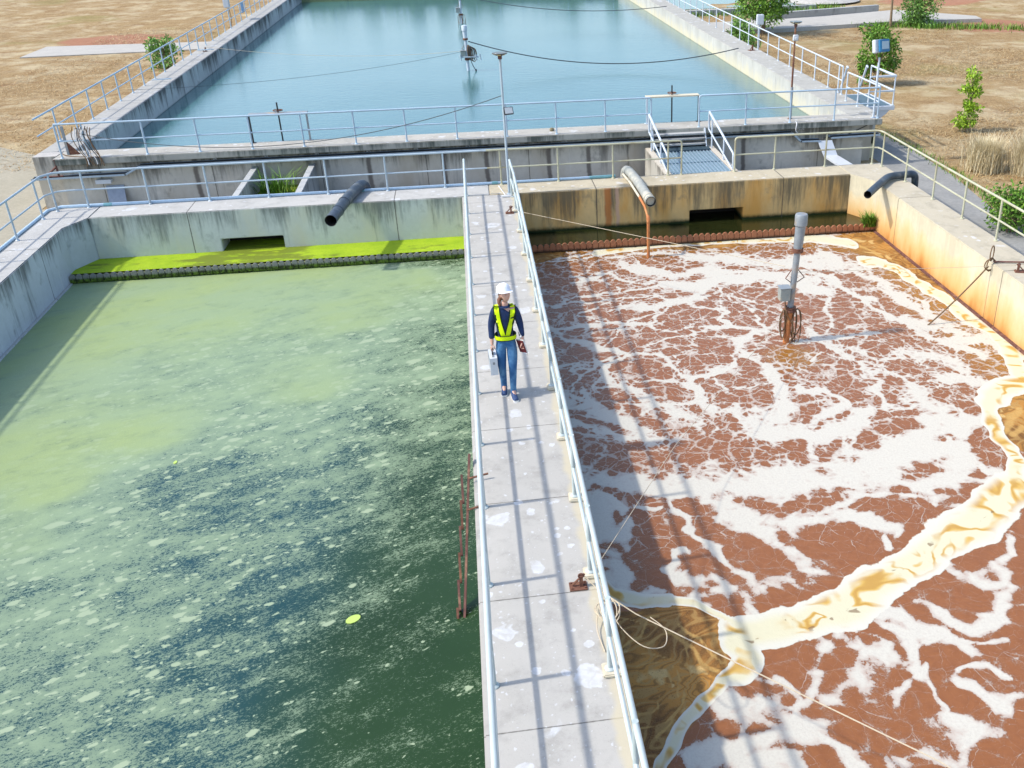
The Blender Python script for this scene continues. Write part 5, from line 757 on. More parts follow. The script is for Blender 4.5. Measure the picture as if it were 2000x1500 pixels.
m = MB(); m.add([(-10.63, 4.36, -.35), (-10.15, 4.36, -.35), (-10.1, 4.05, GZ), (-10.56, 4.05, GZ), (-10.63, 4.38, -.35), (-10.15, 4.38, -.35), (-10.1, 4.07, GZ), (-10.56, 4.07, GZ)], [(3, 2, 1, 0), (4, 5, 6, 7), (0, 1, 5, 4), (1, 2, 6, 5), (2, 3, 7, 6), (3, 0, 4, 7)]); m.build('panel', simple('blue_grey_sheet', (.26, .30, .36), .5), t)
# cables bundle at the left end of the far slab
t = thing('cable_bundle', (-10.72, 4.14, .5), 'bundle of brown and white cables hung over the left end of the blue-grey railing', 'cables')
for k in range(9):
    x = -11.12 + k * .055; m = MB()
    pts = [(x + .1, 4.16, 1.36 - .02 * (k % 3)), (x + .03 + .03 * math.sin(k), 4.13, 1.1), (x + .06 * math.sin(k * 2.1) + .12, 4.12, .75), (x + .22 + .04 * math.cos(k), 4.08, .5), (x + .26, 4.06, .28 + .05 * (k % 2))]
    m.tube(smoothpath(pts, 4), .011, 6); m.build('cable', [m_cable_brown, m_white_cable, m_black, m_cable_brown][k % 4], t)
m = MB(); m.tube(smoothpath([(-10.7, 4.15, 1.3), (-10.62, 4.1, .9), (-10.5, 4.1, .58), (-10.62, 4.12, .52), (-11.4, 4.4, .52), (-11.7, 4.7, .56)], 5), .013, 6); m.build('cable', m_cable_brown, t)
t = thing('angle_bracket', (-11.4, 4.6, .5), 'rusty triangular foot of a post at the left end of the slab', 'bracket')
m = MB(); m.cbox((-11.47, 4.62, .9), (.06, .06, .79)); m.build('post', m_mast, t); m = MB(); m.prism([(-11.44, .507), (-11.16, .507), (-11.44, .86)], 'y', 4.6, 4.64); m.build('gusset', m_rust, t)
t = thing('wall_bracket', (-12, 4.1, .1), 'blackened steel bracket frame at the left corner below the slab', 'bracket')
m = MB()
for a, b in (((-12.1, 4.12, -.02), (-11.65, 4.12, -.02)), ((-12.1, 4.12, -.02), (-11.7, 4.12, .3)), ((-11.68, 4.12, -.02), (-11.7, 4.12, .5)), ((-12.05, 4.2, .02), (-11.6, 4.2, .02))): m.tube([a, b], .028, 4)
m.build('frame', m_rust_dark, t)
# ---------------------------------------------------------------- lamps, masts
def solar_lamp(x, y, z0, h, label, pole_mat, head_r=.185, extra=None, tilt=0.):
    t = thing('solar_lamp', (x, y, z0), label, 'lamp post')
    m = MB(); m.tube([(x, y, z0), (x, y, z0 + h * .42), (x, y, z0 + h - .12)], .03, 12, rr=[.034, .03, .027]); m.lathe([(.07, 0), (.07, .015), (.04, .03)], (x, y, z0), 12); m.build('pole', pole_mat, t)
    hd = MB(); hd.lathe([(.035, h - .14), (.05, h - .13), (.05, h - .06), (.035, h - .045)], (x, y, z0), 14); hd.build('collar', m_rust_dark, t)
    hd = MB(); hd.lathe([(.06, h - .055), (head_r * .55, h - .045), (head_r, h - .006), (head_r, h + .006), (head_r * .97, h + .014)], (x, y, z0), 28); o = hd.build('lamp_head', m_solar, t)
    for k in range(6):
        a0 = k * math.pi / 3 + .1 + .25; w_ = MB(); vs = []
        for j, (rr_, zz) in enumerate(((head_r * .58, h - .0465), (head_r * .93, h - .0155))):
            for aa in (-.3, -.1, .1, .3): vs.append((x + rr_ * math.cos(a0 + aa), y + rr_ * math.sin(a0 + aa), z0 + zz))
        w_.add(vs + [(p[0], p[1], p[2] + .004) for p in vs], [(0, 1, 5, 4), (1, 2, 6, 5), (2, 3, 7, 6), (8, 12, 13, 9), (9, 13, 14, 10), (10, 14, 15, 11)]); w_.build('led_window', m_led, t)
    return t
t = solar_lamp(.50, -.02, .0, 3.45, 'tall pale solar lamp post at the far end of the walkway with a small floodlight', m_rail_blue)
def floodlight(c, M, parent_or_label, sz=(.24, .05, .19), frame=m_black, lens=m_lens):
    if isinstance(parent_or_label, str): t = thing('floodlight', c, parent_or_label, 'floodlight')
    else: t = parent_or_label
    MM = Matrix.Translation(c) @ M
    m = MB(); w_, d_, h_ = sz; m.cbox((0, .012, 0), (w_, d_, h_), MM); o1 = m.build('housing', frame, t, bevel=.006)
    m = MB(); m.cbox((0, -d_ / 2 + .008, 0), (w_ * .84, .012, h_ * .82), MM); m.build('lens', lens, t)
    m = MB(); m.box((-w_ * .42, d_ * .4, -.01), (w_ * .42, d_ * .4 + .03, .01), MM); m.build('yoke', m_box_grey, t)
    return t
floodlight((.62, -.06, 2.10), Matrix.Rotation(R(12), 4, 'Z') @ Matrix.Rotation(R(-28), 4, 'X'), 'small black framed floodlight clamped to the pale lamp post', sz=(.23, .05, .185))
t2 = solar_lamp(9.43, 4.72, FT, 2.82, 'rust-streaked solar lamp post on the slab by the blue water, with a white meter box', m_rust)
m = MB(); m.tube([(9.43, 4.695, FT), (9.43, 4.695, FT + .95)], .042, 10); m.build('sleeve', m_mast, t2)
m = MB(); m.cbox((9.43, 4.66, FT + 2.38), (.15, .1, .17)); m.lathe([(.05, 0), (.05, .03)], (9.43, 4.6, FT + 2.36), 12, Matrix.Rotation(R(90), 4, 'X')); m.build('meter_box', m_box_white, t2, bevel=.01)
t = thing('floodlight_pole', (11.97, 4.3, FT), 'white pole carrying a big blue floodlight at the right end of the slab', 'floodlight pole')
m = MB(); m.tube([(11.97, 4.3, FT), (11.97, 4.3, 2.28)], .034, 12); m.lathe([(.08, 0), (.08, .015)], (11.97, 4.3, FT), 12); m.build('pole', m_rail_white, t)
m = MB(); m.tube([(11.97, 4.3, 2.1), (11.88, 4.3, 2.3), (11.88, 4.3, 2.42)], .016, 8); m.tube([(11.97, 4.3, 2.1), (12.06, 4.3, 2.3), (12.06, 4.3, 2.42)], .016, 8); m.build('fork', m_rust, t)
FM = Matrix.Translation((11.98, 4.28, 2.62)) @ Matrix.Rotation(R(16), 4, 'Z') @ Matrix.Rotation(R(-12), 4, 'X')
m = MB(); m.box((-.22, .0, -.19), (.2, .16, .19), FM); m.build('ballast_box', m_box_white, t, bevel=.02)
m = MB(); m.box((-.12, -.12, -.18), (.23, -.002, .18), FM); m.build('housing', m_blue_lamp, t, bevel=.02)
m = MB(); m.box((-.06, -.135, -.10), (.18, -.121, .12), FM); m.build('lens', m_lens_dark, t)
# meter post behind the far right railing
def meter_post(x, y, z0, h, label, sz=(.3, .2, .42)):
    t = thing('meter_post', (x, y, z0), label, 'meter post')
    m = MB(); m.tube([(x, y, z0), (x, y, z0 + h)], .03, 10); m.build('pole', m_rail_white, t)
    m = MB(); m.cbox((x, y - .06, z0 + h - sz[2] / 2), sz); m.build('box', m_box_white, t, bevel=.02)
    m = MB(); m.cbox((x, y - .06 - sz[1] / 2 - .006, z0 + h - sz[2] / 2), (sz[0] * .8, .012, sz[2] * .8)); m.build('door', m_box_white, t, bevel=.004)
    m = MB(); m.tube(smoothpath([(x + .06, y, z0 + h - sz[2]), (x + .1, y, z0 + .5), (x + .05, y, z0 + .05)], 5), .014, 6); m.build('cable', m_black, t)
    return t
meter_post(12.42, 18.6, FT, 1.42, 'white meter box on a short post behind the right tank railing')
meter_post(-12.42, 32.6, FT, 1.4, 'white meter box on a post beside the left tank railing')
t = thing('sign_board', (-12.42, 38, .8), 'blank blue-grey board hanging on the far left railing', 'board')
m = MB(); m.cbox((-12.34, 36.0, 1.15), (.03, .75, .55)); m.build('board', simple('blue_board', (.25, .40, .60), .5), t)

def cable_loops(name, c, rx, rz, n, mat, r=.012, seed=1, yaw=0.):
    rr_ = random.Random(seed); pts = []
    for k in range(n * 14 + 1):
        a = k / 14 * 2 * math.pi; q = 1 + .22 * math.sin(k * .31 + seed)
        pts.append((c[0] + rx * q * math.sin(a) * math.cos(yaw), c[1] + rx * q * math.sin(a) * math.sin(yaw) + .03 * math.sin(k * .7), c[2] + rz * (1 + .12 * math.sin(k * .23)) * (math.cos(a) - 1)))
    m = MB(); m.tube(pts, r, 5); return m
def mast(x, y, zb, label, lean=(.15, 0), h=2.72, wet=m_orange, body=m_mast, loops=True, cap_mat=None):
    t = thing('aerator_mast', (x, y, zb), label, 'mast')
    def P(f): return Vector((x + lean[0] * f, y + lean[1] * f, zb + h * f))
    m = MB(); m.tube([P(-.12), P(.265)], .064, 16); m.build('lower_pipe', wet, t)
    m = MB(); m.lathe([(.09, -.045), (.115, -.045), (.115, -.01), (.1, -.005), (.1, .02), (.115, .025), (.115, .05), (.085, .05)], tuple(P(.265)), 16); m.build('flange', m_rust, t)
    m = MB(); m.tube([P(.27), P(.72)], .062, 16); m.build('upper_pipe', body, t)
    m = MB(); m.lathe([(.07, -.05), (.11, -.05), (.11, -.01), (.11, .03), (.07, .03)], tuple(P(.72)), 16); m.build('flange', m_rust, t)
    m = MB(); m.tube([P(.73), P(.905)], .105, 20, rr=[.088, .10]); m.build('motor_sleeve', cap_mat or m_mast, t)
    m = MB(); m.lathe([(.10, -.02), (.122, .0), (.122, .19), (.11, .215), (.05, .225)], tuple(P(.90)), 22); m.build('cap', cap_mat or m_mast, t)
    q = P(.40); m = MB(); m.cbox((q.x - .17, q.y - .02, q.z - .02), (.2, .2, .26)); m.build('switch_box', m_box_grey, t, bevel=.008)
    m = MB(); m.cbox((q.x - .17, q.y - .02, q.z + .118), (.225, .225, .014)); m.build('switch_box_lid', m_mast, t)
    q = P(.53); m = MB()
    for s in (-1, 1): m.tube([q + Vector((s * .07, 0, .1)), q + Vector((s * .19, -.04, -.05)), q + Vector((s * .06, 0, -.16))], .01, 6)
    m.build('hook', m_rust, t)
    if loops:
        q = P(.255)
        for k, (dx, rx, rz, nn, sd_) in enumerate(((-.14, .05, .27, 3, 2), (.15, .10, .33, 2, 5), (.10, .04, .38, 2, 8))):
            m = cable_loops('c', (q.x + dx, q.y - .03, q.z + .03), rx, rz, nn, m_cable_brown, .011, sd_); m.build('cable_coil', m_cable_brown, t)
        m = MB(); m.tube(smoothpath([P(.36) + Vector((-.14, 0, 0)), P(.25) + Vector((-.1, -.1, 0)), P(.12) + Vector((.09, -.1, 0)), P(-.02) + Vector((.03, -.1, 0))], 5), .011, 6); m.build('cable', m_cable_brown, t)
    return t
mast(5.59, -7.45, HW, 'leaning grey mast with orange foot and cable coils in the brown tank')
FWZ = -.242
mast(-.21, 20.54, FWZ, 'pale mast with dark cable tangle standing in the blue water', lean=(-.03, 0), h=1.86, wet=m_rail_white, body=m_rail_white, loops=False, cap_mat=m_rail_white)
t = thing('float_arms', (-.2, 20.4, .35), 'tangle of dark cables and short arms hung on the mast in the blue water', 'cables')
for k in range(5):
    m = cable_loops('c', (-.13 + .05 * k, 20.42, .85 - .03 * k), .05 + .015 * k, .26, 2, m_cable_dark, .016, k + 3); m.build('cable_coil', m_cable_dark if k % 2 else m_cable_brown, t)
m = MB(); m.tube([(-.55, 20.4, .35), (.3, 20.4, .35)], .025, 8)
for s in (-.55, .3, .12): m.tube([(s, 20.4, .42), (s + .04, 20.38, .45), (s + .08, 20.36, .2)], .02, 6)
m.build('arm', m_rail_blue, t)
m = MB(); m.tube(smoothpath([(-.1, 20.4, .3), (.0, 20.4, .0), (.12, 20.38, -.22)], 4), .018, 6); m.lathe([(.03, 0), (.04, .05), (.03, .1)], (.12, 20.38, -.26), 8); m.build('cable', m_cable_dark, t)
mast(-.32, 37.22, FWZ, 'furthest white mast in the blue water near the top of the view', lean=(0, 0), h=1.9, wet=m_rail_white, body=m_rail_white, loops=True, cap_mat=m_rail_white)

# ---------------------------------------------------------------- ropes, cables, anchors
def cable(pts, r, mat, label, cat='cable', sub=1, name='cable'):
    m = MB(); m.tube(pts, r, 6); return tag(m.build(name, mat), label, cat)
cable(arc((-.12, 20.45, 1.0), (11.42, 18.2, .62), .78, 30), .022, m_cable_dark, 'dark power cable sagging from the mast in the blue water to its right wall')
cable(arc((-.2, 20.4, .62), (-12.2, 13.2, .75), .28, 24), .006, m_cable_dark, 'thin stay wire running left from the mast low over the blue water')
cable(arc((-.25, 20.4, .62), (-11.8, 23.9, .7), .3, 24), .006, m_rope, 'pale rope from the mast to the left wall of the blue water tank')
cable(arc((.48, -.02, 2.46), (-10.9, 4.2, 1.15), .75, 30), .010, m_cable_dark, 'thin wire sagging from the pale lamp post to the cable bundle on the left')
cable(arc((-.3, 37.2, 1.3), (11.4, 34, .7), .5, 20), .02, m_cable_dark, 'cable hanging from the furthest mast to the right wall')
def anchor(x, y, z, label, yaw=0, s=1.):
    t = thing('anchor_bracket', (x, y, z), label, 'bracket'); T = Matrix.Translation((x, y, z)) @ Matrix.Rotation(yaw, 4, 'Z') @ Matrix.Scale(s, 4)
    m = MB(); m.cbox((0, 0, .008), (.2, .15, .014), T); 
    for a in (-.075, .075):
        for b in (-.05, .05): m.cbox((a, b, .022), (.018, .018, .016), T)
    m.build('base_plate', m_rust, t)
    m = MB(); m.cbox((.035, 0, .085), (.04, .05, .14), T); m.build('upright', m_rust, t)
    m = MB(); m.tube([T @ Vector((-.07, .0, .03)), T @ Vector((.03, 0, .13)), T @ Vector((.08, .02, .16))], .012 * s, 6); m.build('brace', m_rust, t)
    m = MB(); m.tube([T @ Vector((.035 + .03 * math.cos(a), .0, .15 + .03 * math.sin(a))) for a in np.linspace(0, 6.28, 13)], .008 * s, 6); m.build('eye', m_rust, t)
    return t
anchor(.42, -15.9, 0, 'rusty rope anchor bolted to the walkway in the foreground')
anchor(.42, -1.65, 0, 'small rusty rope anchor at the far end of the walkway')
anchor(10.32, -7.65, 0, 'rusty rope anchor bolted on the rust streaked side wall', yaw=2.8)
anchor(12.0, 18.2, FT, 'rusty cable anchor on the right wall of the blue water tank', yaw=.4, s=1.3)
anchor(-11.9, 23.9, FT, 'small rusty anchor on the mildewed left wall, further up', yaw=.2)
for (y, lab) in ((23.8, 'thin steel rod lying across the mildewed left wall, farther one'), (16.2, 'thin steel rod lying across the mildewed left wall, nearer one')):
    m = MB(); m.tube([(-12.2, y, FT + .08), (-11.5, y + .05, FT + .09)], .022, 6); tag(m.build('steel_rod', m_rail_far), lab, 'rod')
m = MB(); m.tube([(.48, -15.88, .15), (.62, -16.02, .04), (1.0, -16.35, -.10), (3.4, -18.8, -.12), (5.5, -21.5, -.3)], .0075, 6); o = tag(m.build('rope', m_rope), 'tan rope running from the foreground anchor over the brown tank', 'rope')
cable([(.62, -15.75, .1), (.76, -15.4, -.02), (2.24, -12.5, -.35), (5.5, -7.5, -.62)], .005, m_rope, 'thin rope rising from the foreground walkway towards the leaning mast', 'rope', name='rope')
cable([(.5, -1.68, .12), (.72, -1.9, .08), (5.5, -7.35, .35)], .006, m_rope, 'thin rope from the small far anchor to the leaning mast', 'rope', name='rope')
cable([(5.7, -7.45, .25), (10.25, -7.6, .12)], .004, m_rope, 'fine line between the leaning mast and the rusty side wall', 'rope', name='rope')
t = thing('rope_coil', (.66, -16.6, 0), 'loose coil of thin pale cable on the walkway edge near the foreground anchor', 'rope')
for k, (cx, cy, rx, ry) in enumerate(((.66, -16.42, .12, .17), (.68, -16.45, .13, .19), (.70, -16.43, .11, .16))):
    m = MB(); m.tube([(cx + rx * math.cos(a), cy + ry * math.sin(a), .07 + .03 * math.sin(a * 2 + k) + .01 * k) for a in np.linspace(0, 6.28, 26)], .006, 6); m.build('loop', m_rope, t)
m = MB(); m.tube(smoothpath([(.56, -16.5, .08), (.53, -16.7, .04), (.57, -17.0, .012)], 4), .006, 6); m.build('loop', m_rope, t)
m = MB(); m.tube(smoothpath([(1.15, -16.42, -.11), (1.28, -16.62, -.14), (1.22, -16.85, -.15), (1.0, -16.85, -.12), (.8, -16.6, -.05), (.72, -16.35, .02)], 5), .006, 6); m.build('loop', m_rope, t)
t = thing('cable_knot', (10.1, -7.1, .1), 'knotted brown cable loops hanging at the edge of the rust streaked wall', 'cable')
for k, (rx, rz, a0) in enumerate(((.13, .12, .2), (.11, .14, 1.0), (.07, .16, 2.2))):
    m = MB(); c = (9.98, -7.1, -.02 + (.24 if k == 2 else 0)); m.tube([(c[0] + rx * math.cos(a) * math.cos(a0 * .3) , c[1] + rx * math.cos(a) * math.sin(a0) * .6, c[2] + rz * math.sin(a)) for a in np.linspace(0, 6.28, 22)], .013, 6); m.build('loop', m_cable_brown, t)
cable(arc((9.95, -7.1, -.05), (8.72, -7.19, HW - .03), .05, 12), .016, m_cable_brown, 'brown cable slanting from the knot at the rusty wall into the foam')
m = MB(); m.tube([(10.05, -7.08, .03), (10.9, -7.35, .05)], .018, 6); tag(m.build('steel_rod', m_rust_dark), 'short dark rod lying across the rust streaked wall by the cable knot', 'rod')
# squeegee-like stick at the far end of the walkway
t = thing('squeegee', (.4, -.3, 0), 'white squeegee lying at the far end of the walkway', 'squeegee')
m = MB(); m.tube([(.26, .72, .02), (.4, -.25, .03)], .012, 6); m.build('handle', m_white_cable, t); m = MB(); m.cbox((.42, -.29, .03), (.26, .05, .05)); m.build('blade', m_white_cable, t, bevel=.006)
# rusty frame leaning from the walkway into the algae
t = thing('access_ladder', (-.9, -13.8, -.6), 'rusty ladder-like steel frame slanting from the walkway into the green water', 'ladder')
a = Vector((-.74, -12.95, .10)); b = Vector((-.97, -14.9, -1.42)); d = (b - a)
def bar(p, q, wd, th, mat, nm):
    p = Vector(p); q = Vector(q); dd = (q - p); L = dd.length; dd.normalize(); s = dd.cross(Vector((1, 0, 0))).normalized(); u = s.cross(dd)
    M = Matrix(((dd.x, s.x, u.x, p.x), (dd.y, s.y, u.y, p.y), (dd.z, s.z, u.z, p.z), (0, 0, 0, 1))); m = MB(); m.box((0, -wd / 2, -th / 2), (L, wd / 2, th / 2), M); m.build(nm, mat, t)
bar(a, b, .08, .03, m_rust_dark, 'main_bar')
for k in range(6):
    c = a.lerp(b, .2 + .145 * k) + Vector((-.075, 0, .02)); bar(c + Vector((.0, .12, .14)), c + Vector((-.005, -.14, -.16)), .04, .03, m_rust if k % 2 else m_rust_dark, 'rung_stub')
bar((-.76, -13.5, .06), (-.50, -13.45, .08), .02, .02, m_rust, 'clamp_bar'); bar((-.80, -14.15, .0), (-.55, -14.1, .03), .02, .02, m_rust, 'clamp_bar')
# lily leaf and floating clumps
g = G('lime_leaf'); m_lily = g.fin((.42, .58, .12), .6)
def leaf_thing(x, y, r, yaw, label):
    m = MB(); vs = [(x + r * math.cos(a) * 1.0 * math.cos(yaw) - r * .55 * math.sin(a) * math.sin(yaw), y + r * math.cos(a) * math.sin(yaw) + r * .75 * math.sin(a) * math.cos(yaw), HW + .004) for a in np.linspace(0, 6.28, 13)[:-1]]
    m.add(vs + [(q[0], q[1], q[2] + .006) for q in vs], [tuple(range(12))[::-1], tuple(range(12, 24))] + [(i, (i + 1) % 12, 12 + (i + 1) % 12, 12 + i) for i in range(12)]); tag(m.build('floating_leaf', m_lily), label, 'leaf')
leaf_thing(-2.35, -14.52, .10, .5, 'bright lime leaf floating on the dark green water')
leaf_thing(-5.55, -10.1, .05, 1.5, 'tiny pale yellow leaf floating amid the algae clumps')

# ---------------------------------------------------------------- plants
def leaves(n, centers, size, mat, name, parent, flat=.5, droop=.3):
    """many small folded leaf blades round a list of (centre, radius vector) clumps"""
    C = np.array([c for c, r in centers]); RR = np.array([r for c, r in centers]); k = rng.integers(0, len(C), n)
    u = rng.normal(size=(n, 3)); u /= np.linalg.norm(u, axis=1)[:, None]; u *= rng.uniform(.35, 1., (n, 1)) ** .45
    P = C[k] + u * RR[k]
    d = u * .6 + rng.normal(size=(n, 3)) * .6; d[:, 2] -= droop; d /= np.linalg.norm(d, axis=1)[:, None]
    s = np.cross(d, rng.normal(size=(n, 3))); s /= np.linalg.norm(s, axis=1)[:, None]; L = size * rng.uniform(.6, 1.3, (n, 1))
    nrm = np.cross(d, s)
    V = np.stack([P, P + d * L * .5 + s * L * .22 + nrm * L * .05, P + d * L, P + d * L * .5 - s * L * .22 + nrm * L * .05], 1).reshape(-1, 3)
    me = bpy.data.meshes.new(name); me.from_pydata(V.tolist(), [], np.arange(4 * n).reshape(-1, 4).tolist()); me.materials.append(mat)
    o = bpy.data.objects.new(name, me); COL.objects.link(o)
    if parent is not None: o.parent = parent; o.location = [-c for c in parent.location]
    return o
def plant(name, loc, label, cat, h, crown, n, size, mat, trunk_r=.03, stems=1, droop=.3, group=None, lean=(0, 0), clumps=9, seed=1):
    rr_ = random.Random(seed); x, y, z = loc; t = thing(name, loc, label, cat, group); cen = []; m = MB()
    for s_ in range(stems):
        top = Vector((x + lean[0] + (rr_.uniform(-.2, .2) * crown[0] if stems > 1 else 0), y + lean[1], z + h * .85)); base = Vector((x + (rr_.uniform(-.1, .1) if stems > 1 else 0), y, z - .05))
        midp = base.lerp(top, .5) + Vector((rr_.uniform(-.06, .06), rr_.uniform(-.06, .06), 0))
        m.tube(smoothpath([base, midp, top], 4), trunk_r, 7, rr=list(np.linspace(trunk_r, trunk_r * .35, 9)))
        for k in range(clumps):
            f = rr_.uniform(crown[2], 1.); p0 = base.lerp(top, max(.05, f * .9)); a = rr_.uniform(0, 6.28); wd = crown[0] * (1 - .55 * abs((f - crown[2]) / (1 - crown[2] + 1e-6) - .35) ** 1.2) * rr_.uniform(.35, 1.)
            q = Vector((p0.x + wd * math.cos(a), p0.y + wd * math.sin(a), z + h * f + rr_.uniform(-.05, .05)))
            m.tube([p0, p0.lerp(q, .55) + Vector((0, 0, .05)), q], trunk_r * .35, 5); r_ = crown[1] * rr_.uniform(.7, 1.25); cen.append(((q.x, q.y, q.z), (r_, r_, r_ * .7)))
    m.build('trunk', m_bark, t)
    leaves(n, cen, size, mat, 'crown', t, droop=droop)
    return t
plant('shrub', (17.3, 16.9, GZ), 'bushy dark green shrub behind the big blue floodlight', 'shrub', 2.35, (.78, .38, .12), 4200, .15, m_leaf_dark, .05, 3, clumps=13, seed=3)
plant('sapling', (17.0, 7.85, GZ), 'young lime green sapling alone in the dry grass on the right', 'sapling', 2.05, (.36, .19, .10), 1500, .13, m_leaf_lime, .03, 1, clumps=20, seed=9)
plant('tree', (17.1, 33.6, GZ), 'dark bushy tree at the top edge beside the white meter box', 'tree', 4.3, (1.35, .62, .22), 6500, .2, m_leaf_dark, .07, 3, clumps=16, seed=5)
plant('shrub', (15.2, 31.6, GZ), 'low pale green bush behind the right tank railing', 'shrub', 1.15, (.7, .38, .15), 1500, .16, m_leaf_bush, .03, 3, clumps=7, seed=6)
plant('shrub', (14.2, 26.8, GZ), 'small green bush close behind the far railing posts', 'shrub', .9, (.5, .3, .15), 900, .14, m_leaf_bush, .03, 3, clumps=6, seed=16)
plant('shrub', (27.2, 34.4, GZ), 'wide feathery bush growing in front of the pale path', 'shrub', 2.1, (1.1, .55, .05), 3600, .17, m_leaf_bush, .04, 4, clumps=10, seed=7)
plant('tree', (25.3, 34.4, GZ), 'slender tree with a bare pale trunk at the edge of the path', 'tree', 4.6, (1.1, .4, .55), 1500, .2, m_leaf_lime, .09, 1, clumps=14, seed=8)
plant('shrub', (12.95, -2.75, GZ), 'green leafy shrub at the right edge behind the cream railing', 'shrub', 1.0, (.55, .34, .15), 2200, .12, m_leaf_dark, .03, 4, clumps=9, seed=11)
plant('shrub', (-15.2, 29.2, GZ), 'green tuft of shrub beyond the left tank railing', 'shrub', 1.3, (.75, .4, .1), 1700, .16, m_leaf_bush, .03, 4, clumps=8, seed=12)
for k, (x, y, h) in enumerate(((-9.5, 59.5, 2.2), (-7.2, 60, 3.0), (-3.6, 59.5, 3.1), (-1.6, 60, 3.0), (.9, 59.6, 3.2), (2.4, 60.2, 3.0), (8.6, 59, 3.2), (12.5, 61, 3.4), (-14, 60, 3.4))):
    plant('tree', (x, y, GZ), '', 'tree', h, (.55, .45, .15), 700, .3, m_leaf_dark, .07, 2, clumps=9, seed=30 + k, group='row of trees beyond the far end of the blue water')['label'] = 'first second third fourth fifth sixth seventh eighth ninth'.split()[[8, 0, 1, 2, 3, 4, 5, 6, 7].index(k)] + ' tree from the left in the row beyond the far end of the blue water'
t = thing('hedge', (0, 55, GZ), 'long low unseen hedge added behind the far end wall for its reflection in the blue water', 'hedge')  # out of view, added to deepen the green reflection at the pool's end
m = MB()
for k in range(14): m.tube([(-11 + k * 1.7, 54.9, GZ - .1), (-11 + k * 1.7 + .1, 54.9, GZ + 1.5)], .04, 6)
m.build('stems', m_bark, t)
leaves(9000, [((x, 54.9 + .15 * math.sin(x * 3), GZ + z), (.55, .4, .5)) for x in np.arange(-11.3, 11.6, .55) for z in (.6 + .15 * math.sin(x * 1.7), 1.55 + .35 * math.sin(x * 1.1))], .22, m_leaf_dark, 'foliage', t)
# blades
def blades(name, n, area, h, mat, wd=.012, lean=.6, parent=None, base=None, z=None, mask=None, flat=False):
    x0, x1, y0, y1 = area; X = rng.uniform(x0, x1, n); Y = rng.uniform(y0, y1, n)
    if base is not None: a = rng.normal(size=(n, 2)); X = base[0] + a[:, 0] * (x1 - x0) / 4; Y = base[1] + a[:, 1] * (y1 - y0) / 4
    if mask is not None: k = mask(X, Y); X, Y = X[k], Y[k]; n = len(X)
    Z = np.full(n, z if z is not None else GZ); H = h * rng.uniform(.5, 1.25, n); A = rng.uniform(0, 6.283, n); L = H * lean * rng.uniform(.3, 1.3, n)
    dx, dy = np.cos(A), np.sin(A); sx, sy = -dy * wd, dx * wd
    p0 = np.stack([X - sx, Y - sy, Z], 1); p1 = np.stack([X + sx, Y + sy, Z], 1)
    m1 = np.stack([X + dx * L * .35 + sx * .8, Y + dy * L * .35 + sy * .8, Z + H * .62], 1); m0 = np.stack([X + dx * L * .35 - sx * .8, Y + dy * L * .35 - sy * .8, Z + H * .62], 1)
    tp = np.stack([X + dx * L, Y + dy * L, Z + H * (1. if not flat else .8)], 1)
    V = np.stack([p0, p1, m1, m0, tp], 1).reshape(-1, 3); i = np.arange(n) * 5
    me = bpy.data.meshes.new(name)
    me.from_pydata(V.tolist(), [], [f for k in i.tolist() for f in ((k, k + 1, k + 2, k + 3), (k + 3, k + 2, k + 4))]); me.materials.append(mat)
    o = bpy.data.objects.new(name, me); COL.objects.link(o)
    if parent is not None: o.parent = parent; o.location = [-c for c in parent.location]
    return o
def gm(X, Y):
    n_ = np.sin(X * 1.3 + np.sin(Y * .7) * 2) * np.cos(Y * .9 + np.sin(X * .5)) + rng.normal(size=len(X)) * .6
    ok = (n_ > -.5) & ~((Y > 33.0) & (Y < 43) & (X < 32.5)) & (X > 14.05 + .05 * rng.normal(size=len(X)) - .25 * (Y < -1) * np.abs(Y + 1)) & ~((X < 26) & (Y > 46))
    return ok | ((X < -12.6) & (Y > 9) & ~((Y > 34.3) & (Y < 38.9)))
o = blades('dry_grass', 90000, (13.2, 30, -3, 33), .055, m_straw, .009, 5.5, mask=gm, flat=True); tag(o, 'cut dry straw-coloured grass covering the ground right of the tanks', 'grass', kind='stuff')
o = blades('dry_grass', 14000, (-22, -12.6, 9, 46), .06, m_straw, .011, 5.5, mask=gm, flat=True); tag(o, 'cut dry grass on the ground left of the blue water tank', 'grass', kind='stuff')
o = blades('green_grass', 9000, (23, 35, 27, 35), .35, m_weed, .02, .7, mask=lambda X, Y: np.abs((Y - 34.6) + (X - 26) * .55 + .5 * rng.normal(size=len(X))) < .7); tag(o, 'strip of green grass running from the path down the dry slope', 'grass', kind='stuff')
o = blades('green_grass', 5000, (12.6, 26, 41.5, 46.5), .35, m_weed, .02, .7, mask=lambda X, Y: np.abs(Y - 42.9 - (X - 13) * .13 + .5 * rng.normal(size=len(X))) < .8); tag(o, 'green weeds along the trench by the pond', 'grass', kind='stuff')
o = blades('green_grass', 2500, (13.6, 15, -3, 8), .16, m_weed, .01, .9, mask=lambda X, Y: np.abs(X - (14.12 - .012 * (Y - 5) ** 2)) < .12 + .1 * np.abs(rng.normal(size=len(X)))); tag(o, 'sparse green weeds along the paving edge', 'grass', kind='stuff')
for x, y, h, n, lab in ((15.1, 2.9, .95, 1500, 'tall golden grass clump beside the paving, left one'), (16.3, 2.2, 1.05, 1700, 'tall golden grass clump at the right edge, bigger one'), (16.0, 4.4, .55, 700, 'short golden grass clump behind the two tall ones')):
    t = thing('tall_grass', (x, y, GZ), lab, 'grass clump'); blades('blades', n, (0, .9, 0, .9), h, m_straw_tall, .008, .55, t, base=(x, y))
